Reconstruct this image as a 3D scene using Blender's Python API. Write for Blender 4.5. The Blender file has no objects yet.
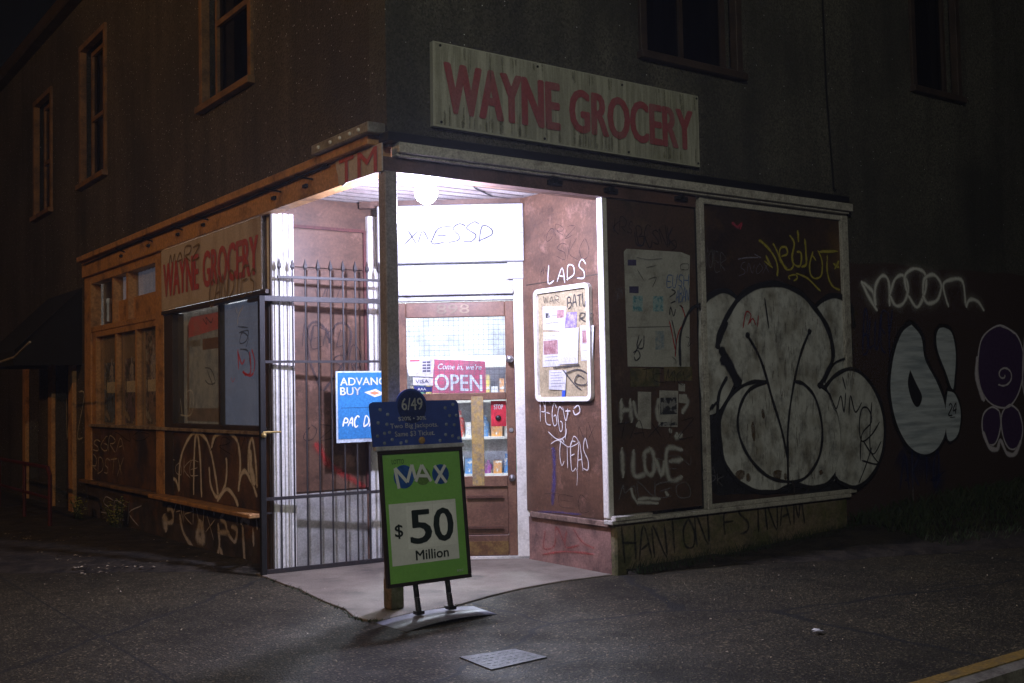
import bpy, bmesh, math, random
from mathutils import Vector, Matrix
random.seed(7)
S = bpy.context.scene
C = S.collection
# ------------------------------------------------------------------ camera
# world: corner post of the shop at the origin, right-hand facade along +X (y=0), left-hand facade along +Y (x=0)
R = ((0.80796844, -0.01113021, -0.58912063), (-0.58888114, -0.04944373, -0.80670584), (-0.02014951, 0.99871489, -0.04650334))
CX, CY, CZ, F = -3.45394702, -6.05111707, 1.36, 1085.0
cam = bpy.data.cameras.new('camera'); co = bpy.data.objects.new('camera', cam); C.objects.link(co)
co.matrix_world = Matrix(((R[0][0], R[0][1], R[0][2], CX), (R[1][0], R[1][1], R[1][2], CY), (R[2][0], R[2][1], R[2][2], CZ), (0, 0, 0, 1)))
cam.sensor_width = 36; cam.lens = 36 * F / 1024; cam.clip_start = 0.05; cam.clip_end = 500
S.camera = co
# ------------------------------------------------------------------ night sky
w = bpy.data.worlds.new("World"); S.world = w; w.use_nodes = True
nt = w.node_tree; nt.nodes.clear()
sky = nt.nodes.new('ShaderNodeTexSky'); sky.sky_type = 'NISHITA'; sky.sun_disc = False
sky.sun_elevation = math.radians(-3.5); sky.sun_rotation = math.radians(40)
bg = nt.nodes.new('ShaderNodeBackground'); bg.inputs[1].default_value = 0.015
out = nt.nodes.new('ShaderNodeOutputWorld')
nt.links.new(sky.outputs[0], bg.inputs[0]); nt.links.new(bg.outputs[0], out.inputs[0])
S.view_settings.view_transform = 'Standard'; S.view_settings.look = 'None'
S.view_settings.exposure = 0; S.view_settings.gamma = 1; S.view_settings.use_curve_mapping = False
def lamp(name, loc, col, power, rad, typ='POINT'):
    l = bpy.data.lights.new(name, typ); l.color = col; l.energy = power; l.shadow_soft_size = rad
    o = bpy.data.objects.new(name, l); o.location = loc; C.objects.link(o); return o
lamp('street_light_amber', (-8.0, 2.6, 5.6), (1.0, 0.52, 0.17), 520, 0.12)
lamp('street_light_pale', (-3.4, -7.6, 5.6), (0.97, 0.96, 0.80), 600, 0.12)
lamp('entrance_lamp_light', (0.50, 0.34, 2.61), (0.66, 0.68, 1.0), 340, 0.06)

# ------------------------------------------------------------------ helpers
def ray(px, py):
    v = (px - 512, -(py - 341.5), -F)
    return [sum(R[i][k] * v[k] for k in range(3)) for i in range(3)]
def PR(px, py, y=0.0):          # a spot of the right facade plane -> (x, z)
    r = ray(px, py); t = (y - CY) / r[1]; return (CX + t * r[0], CZ + t * r[2])
def PL(px, py, x=0.0):          # a spot of the left facade plane -> (y, z)
    r = ray(px, py); t = (x - CX) / r[0]; return (CY + t * r[1], CZ + t * r[2])
class Plane:
    """a real wall plane: map(u, v, off) gives the world point `off` metres proud of it"""
    def __init__(s, o, u, n): s.o = Vector(o); s.u = Vector(u).normalized(); s.n = Vector(n).normalized(); s.v = Vector((0, 0, 1))
    def at(s, u, v, off=0.0): return s.o + s.u * u + s.v * v + s.n * off
    def px(s, px, py, off=0.0):
        r = Vector(ray(px, py)); c = Vector((CX, CY, CZ)); t = ((s.o + s.n * off) - c).dot(s.n) / r.dot(s.n)
        d = c + r * t - s.o; return (d.dot(s.u), d.dot(s.v))
RF = Plane((0, 0, 0), (1, 0, 0), (0, -1, 0))        # right facade
LF = Plane((0, 0, 0), (0, -1, 0), (-1, 0, 0))       # left facade (u = -y)
RS = Plane((1.85, 0, 0), (0, -1, 0), (-1, 0, 0))    # right side of the entrance
LS = Plane((0, 1.95, 0), (1, 0, 0), (0, -1, 0))     # left side of the entrance
DU = Vector((0.7963564, -0.60482765, 0)); DN = Vector((-0.60482765, -0.7963564, 0)); DB = (1.05, 1.72, 0)
DP = Plane(DB, DU, DN)                              # door plane

_m = {}
def node(nt, t, **k):
    n = nt.nodes.new(t)
    for a, b in k.items():
        if a.startswith('i_'): n.inputs[int(a[2:])].default_value = b
        else: setattr(n, a, b)
    return n
def mat(name, col, rough=0.8, col2=None, sc=3.0, lo=0.42, hi=0.62, fine=0.25, fsc=60, bump=0.0, bsc=120, metal=0.0, streak=1.0, spec=0.35, emit=None, es=0.0, third=None, tsc=1.2, tlo=.55, thi=.7):
    if name in _m: return _m[name]
    m = bpy.data.materials.new(name); m.use_nodes = True; nt = m.node_tree; L = nt.links.new
    b = nt.nodes['Principled BSDF']; b.inputs['Roughness'].default_value = rough; b.inputs['Metallic'].default_value = metal
    b.inputs['Specular IOR Level'].default_value = spec
    tc = node(nt, 'ShaderNodeTexCoord'); mp = node(nt, 'ShaderNodeMapping'); mp.inputs['Scale'].default_value = (1, 1, 1.0 / streak)
    L(tc.outputs['Object'], mp.inputs[0])
    def noise(scale, det=6, src=None):
        n = node(nt, 'ShaderNodeTexNoise'); n.inputs['Scale'].default_value = scale; n.inputs['Detail'].default_value = det
        n.inputs['Roughness'].default_value = 0.65
        L((src or mp.outputs[0]), n.inputs['Vector']); return n
    def ramp(src, a, c):
        r = node(nt, 'ShaderNodeMapRange'); r.inputs[1].default_value = a; r.inputs[2].default_value = c; L(src, r.inputs[0]); return r.outputs[0]
    c2 = col2 or tuple(x * 0.55 for x in col)
    mx = node(nt, 'ShaderNodeMix', data_type='RGBA'); mx.inputs[6].default_value = (*col, 1); mx.inputs[7].default_value = (*c2, 1)
    L(ramp(noise(sc).outputs[0], lo, hi), mx.inputs[0]); cur = mx.outputs[2]
    if third:
        m3 = node(nt, 'ShaderNodeMix', data_type='RGBA'); m3.inputs[7].default_value = (*third, 1); L(cur, m3.inputs[6])
        L(ramp(noise(tsc, 8, tc.outputs['Object']).outputs[0], tlo, thi), m3.inputs[0]); cur = m3.outputs[2]
    fn = noise(fsc, 3, tc.outputs['Object'])
    mr = node(nt, 'ShaderNodeMapRange'); mr.inputs[1].default_value = .3; mr.inputs[2].default_value = .7; mr.inputs[3].default_value = 1 - fine; mr.inputs[4].default_value = 1 + fine
    L(fn.outputs[0], mr.inputs[0])
    mm = node(nt, 'ShaderNodeMix', data_type='RGBA', blend_type='MULTIPLY'); mm.inputs[0].default_value = 1
    L(cur, mm.inputs[6]); L(mr.outputs[0], mm.inputs[7]); L(mm.outputs[2], b.inputs['Base Color'])
    if bump:
        bn = noise(bsc, 4, tc.outputs['Object']); bp = node(nt, 'ShaderNodeBump'); bp.inputs['Strength'].default_value = bump; bp.inputs['Distance'].default_value = 0.01
        L(bn.outputs[0], bp.inputs['Height']); L(bp.outputs[0], b.inputs['Normal'])
    if emit: b.inputs['Emission Color'].default_value = (*emit, 1); b.inputs['Emission Strength'].default_value = es
    _m[name] = m; return m
def stucco(name, c1, c2, brown=None, zline=2.5):
    m = bpy.data.materials.new(name); m.use_nodes = True; nt = m.node_tree; L = nt.links.new
    b = nt.nodes['Principled BSDF']; b.inputs['Roughness'].default_value = .85
    tc = node(nt, 'ShaderNodeTexCoord').outputs['Object']
    def nz(s, d=5, dist=0):
        n = node(nt, 'ShaderNodeTexNoise'); n.inputs['Scale'].default_value = s; n.inputs['Detail'].default_value = d; n.inputs['Distortion'].default_value = dist; L(tc, n.inputs['Vector']); return n.outputs[0]
    v = node(nt, 'ShaderNodeTexVoronoi'); v.inputs['Scale'].default_value = 75; L(tc, v.inputs['Vector'])
    r = node(nt, 'ShaderNodeValToRGB'); L(v.outputs['Color'], r.inputs[0])
    r.color_ramp.elements[0].color = (*[x * .45 for x in c1], 1); r.color_ramp.elements[0].position = .1
    r.color_ramp.elements[1].color = (*[min(1, x * 1.9) for x in c1], 1); r.color_ramp.elements[1].position = .95
    a = node(nt, 'ShaderNodeMix', data_type='RGBA'); a.inputs[7].default_value = (*c2, 1); L(r.outputs[0], a.inputs[6])
    mr = node(nt, 'ShaderNodeMapRange'); mr.inputs[1].default_value = .42; mr.inputs[2].default_value = .68; mr.inputs[4].default_value = .75; L(nz(.9, 8), mr.inputs[0]); L(mr.outputs[0], a.inputs[0])
    cur = a.outputs[2]
    # vertical soot runs
    mp = node(nt, 'ShaderNodeMapping'); mp.inputs['Scale'].default_value = (2.2, 2.2, .22); L(tc, mp.inputs[0])
    sn = node(nt, 'ShaderNodeTexNoise'); sn.inputs['Scale'].default_value = 1.6; sn.inputs['Detail'].default_value = 6; L(mp.outputs[0], sn.inputs['Vector'])
    mr2 = node(nt, 'ShaderNodeMapRange'); mr2.inputs[1].default_value = .45; mr2.inputs[2].default_value = .7; mr2.inputs[3].default_value = 1; mr2.inputs[4].default_value = .5; L(sn.outputs[0], mr2.inputs[0])
    mm = node(nt, 'ShaderNodeMix', data_type='RGBA', blend_type='MULTIPLY'); mm.inputs[0].default_value = 1; L(cur, mm.inputs[6]); L(mr2.outputs[0], mm.inputs[7]); cur = mm.outputs[2]
    # bright chips of glass dash
    v2 = node(nt, 'ShaderNodeTexVoronoi'); v2.inputs['Scale'].default_value = 26; L(tc, v2.inputs['Vector'])
    lt = node(nt, 'ShaderNodeMath', operation='LESS_THAN'); lt.inputs[1].default_value = .10; L(v2.outputs['Distance'], lt.inputs[0])
    sp = node(nt, 'ShaderNodeSeparateColor'); L(v2.outputs['Color'], sp.inputs[0])
    gt = node(nt, 'ShaderNodeMath', operation='GREATER_THAN'); gt.inputs[1].default_value = .93; L(sp.outputs[0], gt.inputs[0])
    ml = node(nt, 'ShaderNodeMath', operation='MULTIPLY'); L(lt.outputs[0], ml.inputs[0]); L(gt.outputs[0], ml.inputs[1])
    a2 = node(nt, 'ShaderNodeMix', data_type='RGBA'); a2.inputs[7].default_value = (.8, .8, .75, 1); L(ml.outputs[0], a2.inputs[0]); L(cur, a2.inputs[6]); cur = a2.outputs[2]
    h = v.outputs['Distance']
    if brown:   # lower part rolled over with brown anti-graffiti paint
        sx = node(nt, 'ShaderNodeSeparateXYZ'); L(tc, sx.inputs[0])
        ad = node(nt, 'ShaderNodeMath', operation='MULTIPLY_ADD'); ad.inputs[1].default_value = .10; L(nz(1.3, 3), ad.inputs[0]); L(sx.outputs[2], ad.inputs[2])
        mz = node(nt, 'ShaderNodeMapRange'); mz.inputs[1].default_value = zline + .05; mz.inputs[2].default_value = zline + .065; mz.inputs[3].default_value = 1; mz.inputs[4].default_value = 0; L(ad.outputs[0], mz.inputs[0])
        a3 = node(nt, 'ShaderNodeMix', data_type='RGBA'); a3.inputs[7].default_value = (*brown, 1); L(mz.outputs[0], a3.inputs[0]); L(cur, a3.inputs[6]); cur = a3.outputs[2]
    L(cur, b.inputs['Base Color'])
    bp = node(nt, 'ShaderNodeBump'); bp.inputs['Strength'].default_value = .8; bp.inputs['Distance'].default_value = .008; L(h, bp.inputs['Height']); L(bp.outputs[0], b.inputs['Normal'])
    return m
def spray(name, col, soft=.35, dens=1.0, grain=.35, gsc=28, rough=.7, under=None, streaks=False):
    """paint of a tag: UV.y runs across the stroke, alpha fades at its edge and breaks up where the paint is thin"""
    if name in _m: return _m[name]
    m = bpy.data.materials.new(name); m.use_nodes = True; nt = m.node_tree; L = nt.links.new
    b = nt.nodes['Principled BSDF']; b.inputs['Roughness'].default_value = rough; b.inputs['Base Color'].default_value = (*col, 1)
    tc = node(nt, 'ShaderNodeTexCoord')
    n = node(nt, 'ShaderNodeTexNoise'); n.inputs['Scale'].default_value = gsc; n.inputs['Detail'].default_value = 6; n.inputs['Roughness'].default_value = .7
    if streaks:
        mp = node(nt, 'ShaderNodeMapping'); mp.inputs['Scale'].default_value = streaks; L(tc.outputs['Object'], mp.inputs[0]); L(mp.outputs[0], n.inputs['Vector'])
    else: L(tc.outputs['Object'], n.inputs['Vector'])
    uv = node(nt, 'ShaderNodeSeparateXYZ'); L(tc.outputs['UV'], uv.inputs[0])
    s = node(nt, 'ShaderNodeMath', operation='SUBTRACT'); s.inputs[1].default_value = .5; L(uv.outputs[1], s.inputs[0])
    ab = node(nt, 'ShaderNodeMath', operation='ABSOLUTE'); L(s.outputs[0], ab.inputs[0])
    r = node(nt, 'ShaderNodeMapRange', interpolation_type='SMOOTHSTEP'); r.inputs[1].default_value = .5 - soft; r.inputs[2].default_value = .5; r.inputs[3].default_value = 1; r.inputs[4].default_value = 0; L(ab.outputs[0], r.inputs[0])
    g = node(nt, 'ShaderNodeMapRange'); g.inputs[1].default_value = .32; g.inputs[2].default_value = .55; g.inputs[3].default_value = 1 - grain; g.inputs[4].default_value = 1; L(n.outputs[0], g.inputs[0])
    ml = node(nt, 'ShaderNodeMath', operation='MULTIPLY'); L(r.outputs[0], ml.inputs[0]); L(g.outputs[0], ml.inputs[1])
    m2 = node(nt, 'ShaderNodeMath', operation='MULTIPLY'); m2.inputs[1].default_value = dens; L(ml.outputs[0], m2.inputs[0]); L(m2.outputs[0], b.inputs['Alpha'])
    if under:
        n2 = node(nt, 'ShaderNodeTexNoise'); n2.inputs['Scale'].default_value = 5; n2.inputs['Detail'].default_value = 8
        mp = node(nt, 'ShaderNodeMapping'); mp.inputs['Scale'].default_value = streaks or (1, 1, .5); L(tc.outputs['Object'], mp.inputs[0]); L(mp.outputs[0], n2.inputs['Vector'])
        mr = node(nt, 'ShaderNodeMapRange'); mr.inputs[1].default_value = .45; mr.inputs[2].default_value = .7; L(n2.outputs[0], mr.inputs[0])
        mx = node(nt, 'ShaderNodeMix', data_type='RGBA'); mx.inputs[6].default_value = (*col, 1); mx.inputs[7].default_value = (*under, 1); L(mr.outputs[0], mx.inputs[0]); L(mx.outputs[2], b.inputs['Base Color'])
    _m[name] = m; return m
def glass(name, tint=(.9, .95, 1), tr=.85, film=None, ft=0.0):
    if name in _m: return _m[name]
    m = bpy.data.materials.new(name); m.use_nodes = True; nt = m.node_tree; nt.nodes.clear(); L = nt.links.new
    o = node(nt, 'ShaderNodeOutputMaterial'); t = node(nt, 'ShaderNodeBsdfTransparent'); t.inputs[0].default_value = (*tint, 1)
    g = node(nt, 'ShaderNodeBsdfGlossy'); g.inputs['Roughness'].default_value = .06
    lw = node(nt, 'ShaderNodeLayerWeight'); lw.inputs[0].default_value = .5
    pw = node(nt, 'ShaderNodeMath', operation='POWER'); pw.inputs[1].default_value = 4; L(lw.outputs['Facing'], pw.inputs[0])
    fr = node(nt, 'ShaderNodeMath', operation='MULTIPLY_ADD'); fr.inputs[1].default_value = .6; fr.inputs[2].default_value = .03; L(pw.outputs[0], fr.inputs[0])
    mx = node(nt, 'ShaderNodeMixShader'); L(fr.outputs[0], mx.inputs[0]); L(t.outputs[0], mx.inputs[1]); L(g.outputs[0], mx.inputs[2]); cur = mx.outputs[0]
    if ft:
        d = node(nt, 'ShaderNodeBsdfDiffuse'); d.inputs[0].default_value = (*film, 1)
        n = node(nt, 'ShaderNodeTexNoise'); n.inputs['Scale'].default_value = 6; n.inputs['Detail'].default_value = 8
        mr = node(nt, 'ShaderNodeMapRange'); mr.inputs[1].default_value = .3; mr.inputs[2].default_value = .7; mr.inputs[3].default_value = ft * .6; mr.inputs[4].default_value = min(1, ft * 1.4); L(n.outputs[0], mr.inputs[0])
        m3 = node(nt, 'ShaderNodeMixShader'); L(mr.outputs[0], m3.inputs[0]); L(cur, m3.inputs[1]); L(d.outputs[0], m3.inputs[2]); cur = m3.outputs[0]
    L(cur, o.inputs[0]); _m[name] = m; return m

def tag(o, label=None, cat=None, group=None, kind=None):
    if label: o['label'] = label
    if cat: o['category'] = cat
    if group: o['group'] = group
    if kind: o['kind'] = kind
    return o
def root(o):
    while o.parent: o = o.parent
    return o
def thing(name, label, cat, loc=(0, 0, 0), group=None):
    o = bpy.data.objects.new(name, None); C.objects.link(o); o.location = loc; o.empty_display_size = .1
    return tag(o, label, cat, group)
class MB:
    def __init__(s): s.v = []; s.f = []; s.uv = {}
    def add(s, vs, fs):
        b = len(s.v); s.v += [Vector(p) for p in vs]; s.f += [tuple(b + i for i in f) for f in fs]; return s
    def hexa(s, p): return s.add(p, [(0, 3, 2, 1), (4, 5, 6, 7), (0, 1, 5, 4), (1, 2, 6, 5), (2, 3, 7, 6), (3, 0, 4, 7)])
    def box(s, x0, x1, y0, y1, z0, z1):
        return s.hexa([(x0, y0, z0), (x1, y0, z0), (x1, y1, z0), (x0, y1, z0), (x0, y0, z1), (x1, y0, z1), (x1, y1, z1), (x0, y1, z1)])
    def pbox(s, P, u0, u1, v0, v1, n0, n1):     # box on a wall plane, n0..n1 proud of it
        q = [P.at(u0, v0, n0), P.at(u1, v0, n0), P.at(u1, v0, n1), P.at(u0, v0, n1), P.at(u0, v1, n0), P.at(u1, v1, n0), P.at(u1, v1, n1), P.at(u0, v1, n1)]
        return s.hexa(q)
    def prism(s, pts, z0, z1):
        n = len(pts); s.add([(x, y, z0) for x, y in pts] + [(x, y, z1) for x, y in pts], [tuple(range(n))[::-1], tuple(range(n, 2 * n))] + [(i, (i + 1) % n, n + (i + 1) % n, n + i) for i in range(n)]); return s
    def slab(s, P, pts, n0, n1):                # polygon of a wall plane with thickness
        n = len(pts); s.add([P.at(u, v, n0) for u, v in pts] + [P.at(u, v, n1) for u, v in pts], [tuple(range(n))[::-1], tuple(range(n, 2 * n))] + [(i, (i + 1) % n, n + (i + 1) % n, n + i) for i in range(n)]); return s
    def tube(s, pts, r, n=8, cap=True):
        pts = [Vector(p) for p in pts]; rs = r if isinstance(r, (list, tuple)) else [r] * len(pts); b = len(s.v); prev = None
        for i, p in enumerate(pts):
            d = (pts[min(i + 1, len(pts) - 1)] - pts[max(i - 1, 0)]).normalized()
            a = d.orthogonal().normalized() if prev is None else (prev - d * prev.dot(d)).normalized()
            prev = a; c = d.cross(a)
            for k in range(n):
                t = 2 * math.pi * k / n; s.v.append(p + (a * math.cos(t) + c * math.sin(t)) * rs[i])
        for i in range(len(pts) - 1):
            for k in range(n): s.f.append((b + i * n + k, b + i * n + (k + 1) % n, b + (i + 1) * n + (k + 1) % n, b + (i + 1) * n + k))
        if cap: s.f.append(tuple(b + k for k in range(n))[::-1]); s.f.append(tuple(b + (len(pts) - 1) * n + k for k in range(n)))
        return s
    def ball(s, c, r, n=10, sx=1, sy=1, sz=1):
        c = Vector(c); b = len(s.v); m = n // 2 + 1
        for i in range(1, m):
            for k in range(n):
                t = math.pi * i / m; ph = 2 * math.pi * k / n
                s.v.append(c + Vector((r * sx * math.sin(t) * math.cos(ph), r * sy * math.sin(t) * math.sin(ph), r * sz * math.cos(t))))
        for i in range(m - 2):
            for k in range(n): s.f.append((b + i * n + k, b + (i + 1) * n + k, b + (i + 1) * n + (k + 1) % n, b + i * n + (k + 1) % n))
        s.f.append(tuple(b + k for k in range(n))); s.f.append(tuple(b + (m - 2) * n + k for k in range(n))[::-1]); return s
    def build(s, name, m, parent=None, origin=None, bevel=0, smooth=False, uv=None):
        loc = Vector(origin) if origin is not None else Vector((0, 0, 0))
        if parent: off = root(parent).location.copy()
        else: off = loc
        me = bpy.data.meshes.new(name); me.from_pydata([tuple(p - off) for p in s.v], [], s.f); me.update()
        if uv:
            l = me.uv_layers.new(name='UVMap')
            for i, lp in enumerate(me.loops): l.data[i].uv = uv[lp.vertex_index]
        if m: me.materials.append(m)
        if smooth:
            for p in me.polygons: p.use_smooth = True
        if not uv:
            bm = bmesh.new(); bm.from_mesh(me); bmesh.ops.recalc_face_normals(bm, faces=bm.faces); bm.to_mesh(me); bm.free()
        o = bpy.data.objects.new(name, me); C.objects.link(o)
        if parent: o.parent = parent
        else: o.location = loc
        if bevel:
            b = o.modifiers.new('bevel', 'BEVEL'); b.width = bevel; b.segments = 1; b.limit_method = 'ANGLE'
        return o
def struct(name, mb, m, **k): return tag(mb.build(name, m, **k), kind='structure')
def smooth_path(pts, k=5):
    if len(pts) < 3: 
        a, b = pts[0], pts[-1]; return [(a[0] + (b[0] - a[0]) * i / 4, a[1] + (b[1] - a[1]) * i / 4) for i in range(5)]
    P = [pts[0]] + list(pts) + [pts[-1]]; o = []
    for i in range(1, len(P) - 2):
        a, b, c, d = P[i - 1], P[i], P[i + 1], P[i + 2]
        for j in range(k):
            t = j / k; o.append(tuple(.5 * ((2 * b[q]) + (-a[q] + c[q]) * t + (2 * a[q] - 5 * b[q] + 4 * c[q] - d[q]) * t * t + (-a[q] + 3 * b[q] - 3 * c[q] + d[q]) * t ** 3) for q in (0, 1)))
    o.append(tuple(pts[-1])); return o
class Paint:
    """one piece of graffiti: strokes and fills on a wall plane, a hair proud of it"""
    def __init__(s, P, base=.004): s.P = P; s.off = base; s.v = []; s.f = []; s.uv = []; 
    def stroke(s, pts, wd, closed=False, k=5, taper=True):
        if closed: pts = list(pts) + [pts[0], pts[1]]
        q = smooth_path(pts, k) if k > 1 else list(pts)
        b = len(s.v); n = len(q)
        for i, p in enumerate(q):
            a = q[max(i - 1, 0)]; c = q[min(i + 1, n - 1)]; dx, dy = c[0] - a[0], c[1] - a[1]; l = math.hypot(dx, dy) or 1
            nx, ny = -dy / l, dx / l; ww = wd / 2 * ((1 + .13 * math.sin(i * 1.3 + b) + .1 * math.sin(i * .37 + b * 2)) if taper else 1) * (1 if not taper or 0 < i < n - 1 else .5)
            o = s.off + i * .000012
            s.v += [s.P.at(p[0] + nx * ww, p[1] + ny * ww, o), s.P.at(p[0] - nx * ww, p[1] - ny * ww, o)]
            s.uv += [(i / n, 0), (i / n, 1)]
            if i: s.f.append((b + 2 * i - 2, b + 2 * i - 1, b + 2 * i + 1, b + 2 * i))
        s.off += .0006; return s
    def fill(s, pts, k=5, closed_smooth=True):
        q = smooth_path(list(pts) + [pts[0]], k) if k > 1 else list(pts)
        if k > 1: q = q[:-1]
        b = len(s.v); s.v += [s.P.at(p[0], p[1], s.off) for p in q]; s.uv += [(0, .5)] * len(q); s.f.append(tuple(range(b, b + len(q)))); s.off += .0006; return s
    def haloed(s, strokes, wd, k):
        for a in strokes: s.stroke(a, wd * k)
        return s
    def build(s, name, m, parent, label=None):
        mb = MB(); mb.v = s.v; mb.f = s.f
        me_o = mb.build(name, m, parent, uv=s.uv)
        # turn the big fills into triangles so concave outlines stay right
        bm = bmesh.new(); bm.from_mesh(me_o.data); big = [f for f in bm.faces if len(f.verts) > 4]
        if big: bmesh.ops.triangulate(bm, faces=big)
        bm.to_mesh(me_o.data); bm.free()
        if label: me_o['label'] = label
        return me_o
LET = {'A': [[(0, 0), (.5, 1), (1, 0)], [(.2, .35), (.8, .4)]], 'B': [[(0, 0), (0, 1), (.7, .9), (.7, .6), (.1, .5), (.9, .4), (.8, .05), (0, 0)]], 'C': [[(1, .85), (.5, 1), (.05, .5), (.5, 0), (1, .15)]],
 'D': [[(0, 0), (0, 1), (.8, .8), (.9, .3), (0, 0)]], 'E': [[(1, 1), (0, .95), (0, 0), (1, .05)], [(0, .5), (.8, .5)]], 'F': [[(1, 1), (0, .95), (0, 0)], [(0, .5), (.8, .55)]], 'G': [[(1, .85), (.5, 1), (0, .5), (.5, 0), (1, .2), (.9, .45), (.5, .45)]],
 'H': [[(0, 1), (.05, 0)], [(1, 1), (.95, 0)], [(.02, .5), (.97, .5)]], 'I': [[(.5, 1), (.5, 0)]], 'K': [[(0, 1), (0, 0)], [(1, 1), (0, .45), (1, 0)]], 'L': [[(0, 1), (.05, 0), (.9, .05)]], 'M': [[(0, 0), (.15, 1), (.5, .3), (.85, 1), (1, 0)]],
 'N': [[(0, 0), (.05, 1), (.9, 0), (1, 1)]], 'O': [[(.5, 1), (.05, .6), (.2, .05), (.8, .05), (.95, .6), (.5, 1)]], 'P': [[(0, 0), (.05, 1), (.9, .85), (.8, .5), (.05, .45)]], 'R': [[(0, 0), (.05, 1), (.9, .85), (.7, .5), (.1, .45), (1, 0)]],
 'S': [[(.95, .85), (.4, 1), (.1, .7), (.8, .4), (.7, .05), (0, .1)]], 'T': [[(0, .95), (1, 1)], [(.5, 1), (.5, 0)]], 'U': [[(0, 1), (.1, .1), (.6, 0), (1, 1)]], 'V': [[(0, 1), (.5, 0), (1, 1)]], 'W': [[(0, 1), (.25, 0), (.5, .7), (.75, 0), (1, 1)]],
 'X': [[(0, 1), (1, 0)], [(1, 1), (0, 0)]], 'Y': [[(0, 1), (.5, .5), (1, 1)], [(.5, .5), (.4, -.2)]], 'Z': [[(0, 1), (1, .95), (0, 0), (1, .05)]], '-': [[(0, .5), (1, .5)]], '!': [[(.5, 1), (.5, .35)], [(.5, .1), (.5, 0)]], '+': [[(0, .5), (1, .5)], [(.5, 1), (.5, 0)]],
 '2': [[(0, .8), (.5, 1), (.9, .7), (0, 0), (1, 0)]], '4': [[(.7, 0), (.7, 1), (0, .35), (1, .35)]], '?': [[(0, .8), (.5, 1), (.9, .7), (.4, .4), (.4, .2)]], '$': [[(.95, .85), (.4, 1), (.1, .7), (.8, .4), (.7, .05), (0, .1)], [(.5, 1.15), (.5, -.15)]]}
def script(pt, text, a, b, h, wd, sl=.12, jit=.06, rise=None):
    """handwriting between wall points a and b (baseline), letter height h"""
    n = len(text); dx, dy = (b[0] - a[0]) / n, (b[1] - a[1]) / n
    sg = 1
    for i, ch in enumerate(text):
        if ch == ' ': continue
        hh = h * random.uniform(.85, 1.15); oy = random.uniform(-.05, .05) * h
        for st in LET.get(ch.upper(), LET['I']):
            pt.stroke([(a[0] + dx * (i + .08 + .84 * (x + random.uniform(-jit, jit))) + sl * y * hh * (1 if dx > 0 else -1), a[1] + dy * (i + x) + oy + hh * (y + random.uniform(-jit, jit))) for x, y in st], wd, k=4)
def Zp(P, ox, oy, sc, pts, off=0): return [P.px(ox + x / sc, oy + y / sc, off) for x, y in pts]

def text_geo(body, bold=0.0):
    cu = bpy.data.curves.new('t', 'FONT'); cu.body = body; cu.offset = bold; cu.resolution_u = 3
    o = bpy.data.objects.new('t', cu); C.objects.link(o)
    dg = bpy.context.evaluated_depsgraph_get(); me = bpy.data.meshes.new_from_object(o.evaluated_get(dg))
    v = [(p.co.x, p.co.y) for p in me.vertices]; f = [tuple(p.vertices) for p in me.polygons]
    bpy.data.objects.remove(o); bpy.data.curves.remove(cu); bpy.data.meshes.remove(me); return v, f
def lettering(body, o, u, v, w, h, m, parent, name='lettering', bold=0.0, n=None, ext=.0015, slant=0.0, lift=.002, warp=None):
    """letters fitted into a w x h box whose lower left corner is o"""
    vs, fs = text_geo(body, 0)
    x0, x1 = min(a for a, b in vs), max(a for a, b in vs); y0, y1 = min(b for a, b in vs), max(b for a, b in vs)
    o, u, v = Vector(o), Vector(u).normalized(), Vector(v).normalized(); nn = Vector(n).normalized() if n is not None else u.cross(v)
    def P(a, b, d):
        s, t = (a - x0) / (x1 - x0), (b - y0) / (y1 - y0)
        return o + u * (s * w + slant * t * h) + v * (t * h + (warp(s) if warp else 0)) + nn * (lift + d)
    mb = MB(); k = len(vs); sh_ = max(0, bold - .004) * .65 * h; sx_, sy_ = sh_ * (x1 - x0) / w, sh_ * (y1 - y0) / h
    for q, (ax, ay) in enumerate(((0, 0), (1, 0), (-1, 0), (.5, .4), (-.5, -.4), (.5, -.4), (-.5, .4)) if sh_ else ((0, 0),)):
        b0 = len(mb.v); mb.v += [P(a + ax * sx_, b + ay * sy_, ext + q * .0002) for a, b in vs]; mb.f += [tuple(b0 + i for i in f) for f in fs]
    return mb.build(name, m, parent)

# ------------------------------------------------------------------ materials
M_stucco = stucco('stucco', (.055, .045, .033), (.022, .018, .013), brown=None)
M_stucco_r = stucco('stucco_painted', (.075, .070, .052), (.034, .032, .024), brown=(.052, .027, .020), zline=2.47)
M_ochre = mat('ochre_paint', (.42, .22, .085), .6, (.13, .07, .035), 4, .5, .7, .3, 40, .15, 60)
M_ochred = mat('dark_trim', (.05, .035, .025), .6)
M_brown = mat('brown_board', (.088, .050, .032), .55, (.04, .028, .018), 2.5, .45, .7, .25, 50, .12, 30, third=(.13, .085, .05), tsc=3, tlo=.58, thi=.72)
M_brown_lo = mat('brown_board_stained', (.10, .06, .035), .6, (.04, .03, .02), 5, .42, .6, .3, 50, .2, 40, third=(.02, .018, .015), tsc=4, tlo=.52, thi=.66)
M_red = mat('red_brown_paint', (.115, .060, .038), .45, (.062, .033, .022), 3.2, .42, .68, .2, 40, .12, 14, streak=.5, third=(.20, .11, .08), tsc=5, tlo=.56, thi=.74)
M_white = mat('white_trim', (.68, .66, .62), .5, (.42, .40, .36), 7, .52, .75, .15, 60, .12, 50)
M_dirty = mat('weathered_white_trim', (.46, .44, .40), .7, (.20, .18, .16), 12, .5, .72, .35, 70, .3, 60)
M_dark = mat('black_iron', (.03, .026, .027), .5, (.05, .032, .026), 20, .55, .7, .3, 80, .1, 100, metal=.0)
M_post = mat('post_paint', (.30, .27, .27), .55, (.17, .13, .12), 6, .45, .7, .3, 60, .2, 50, streak=3)
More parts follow.
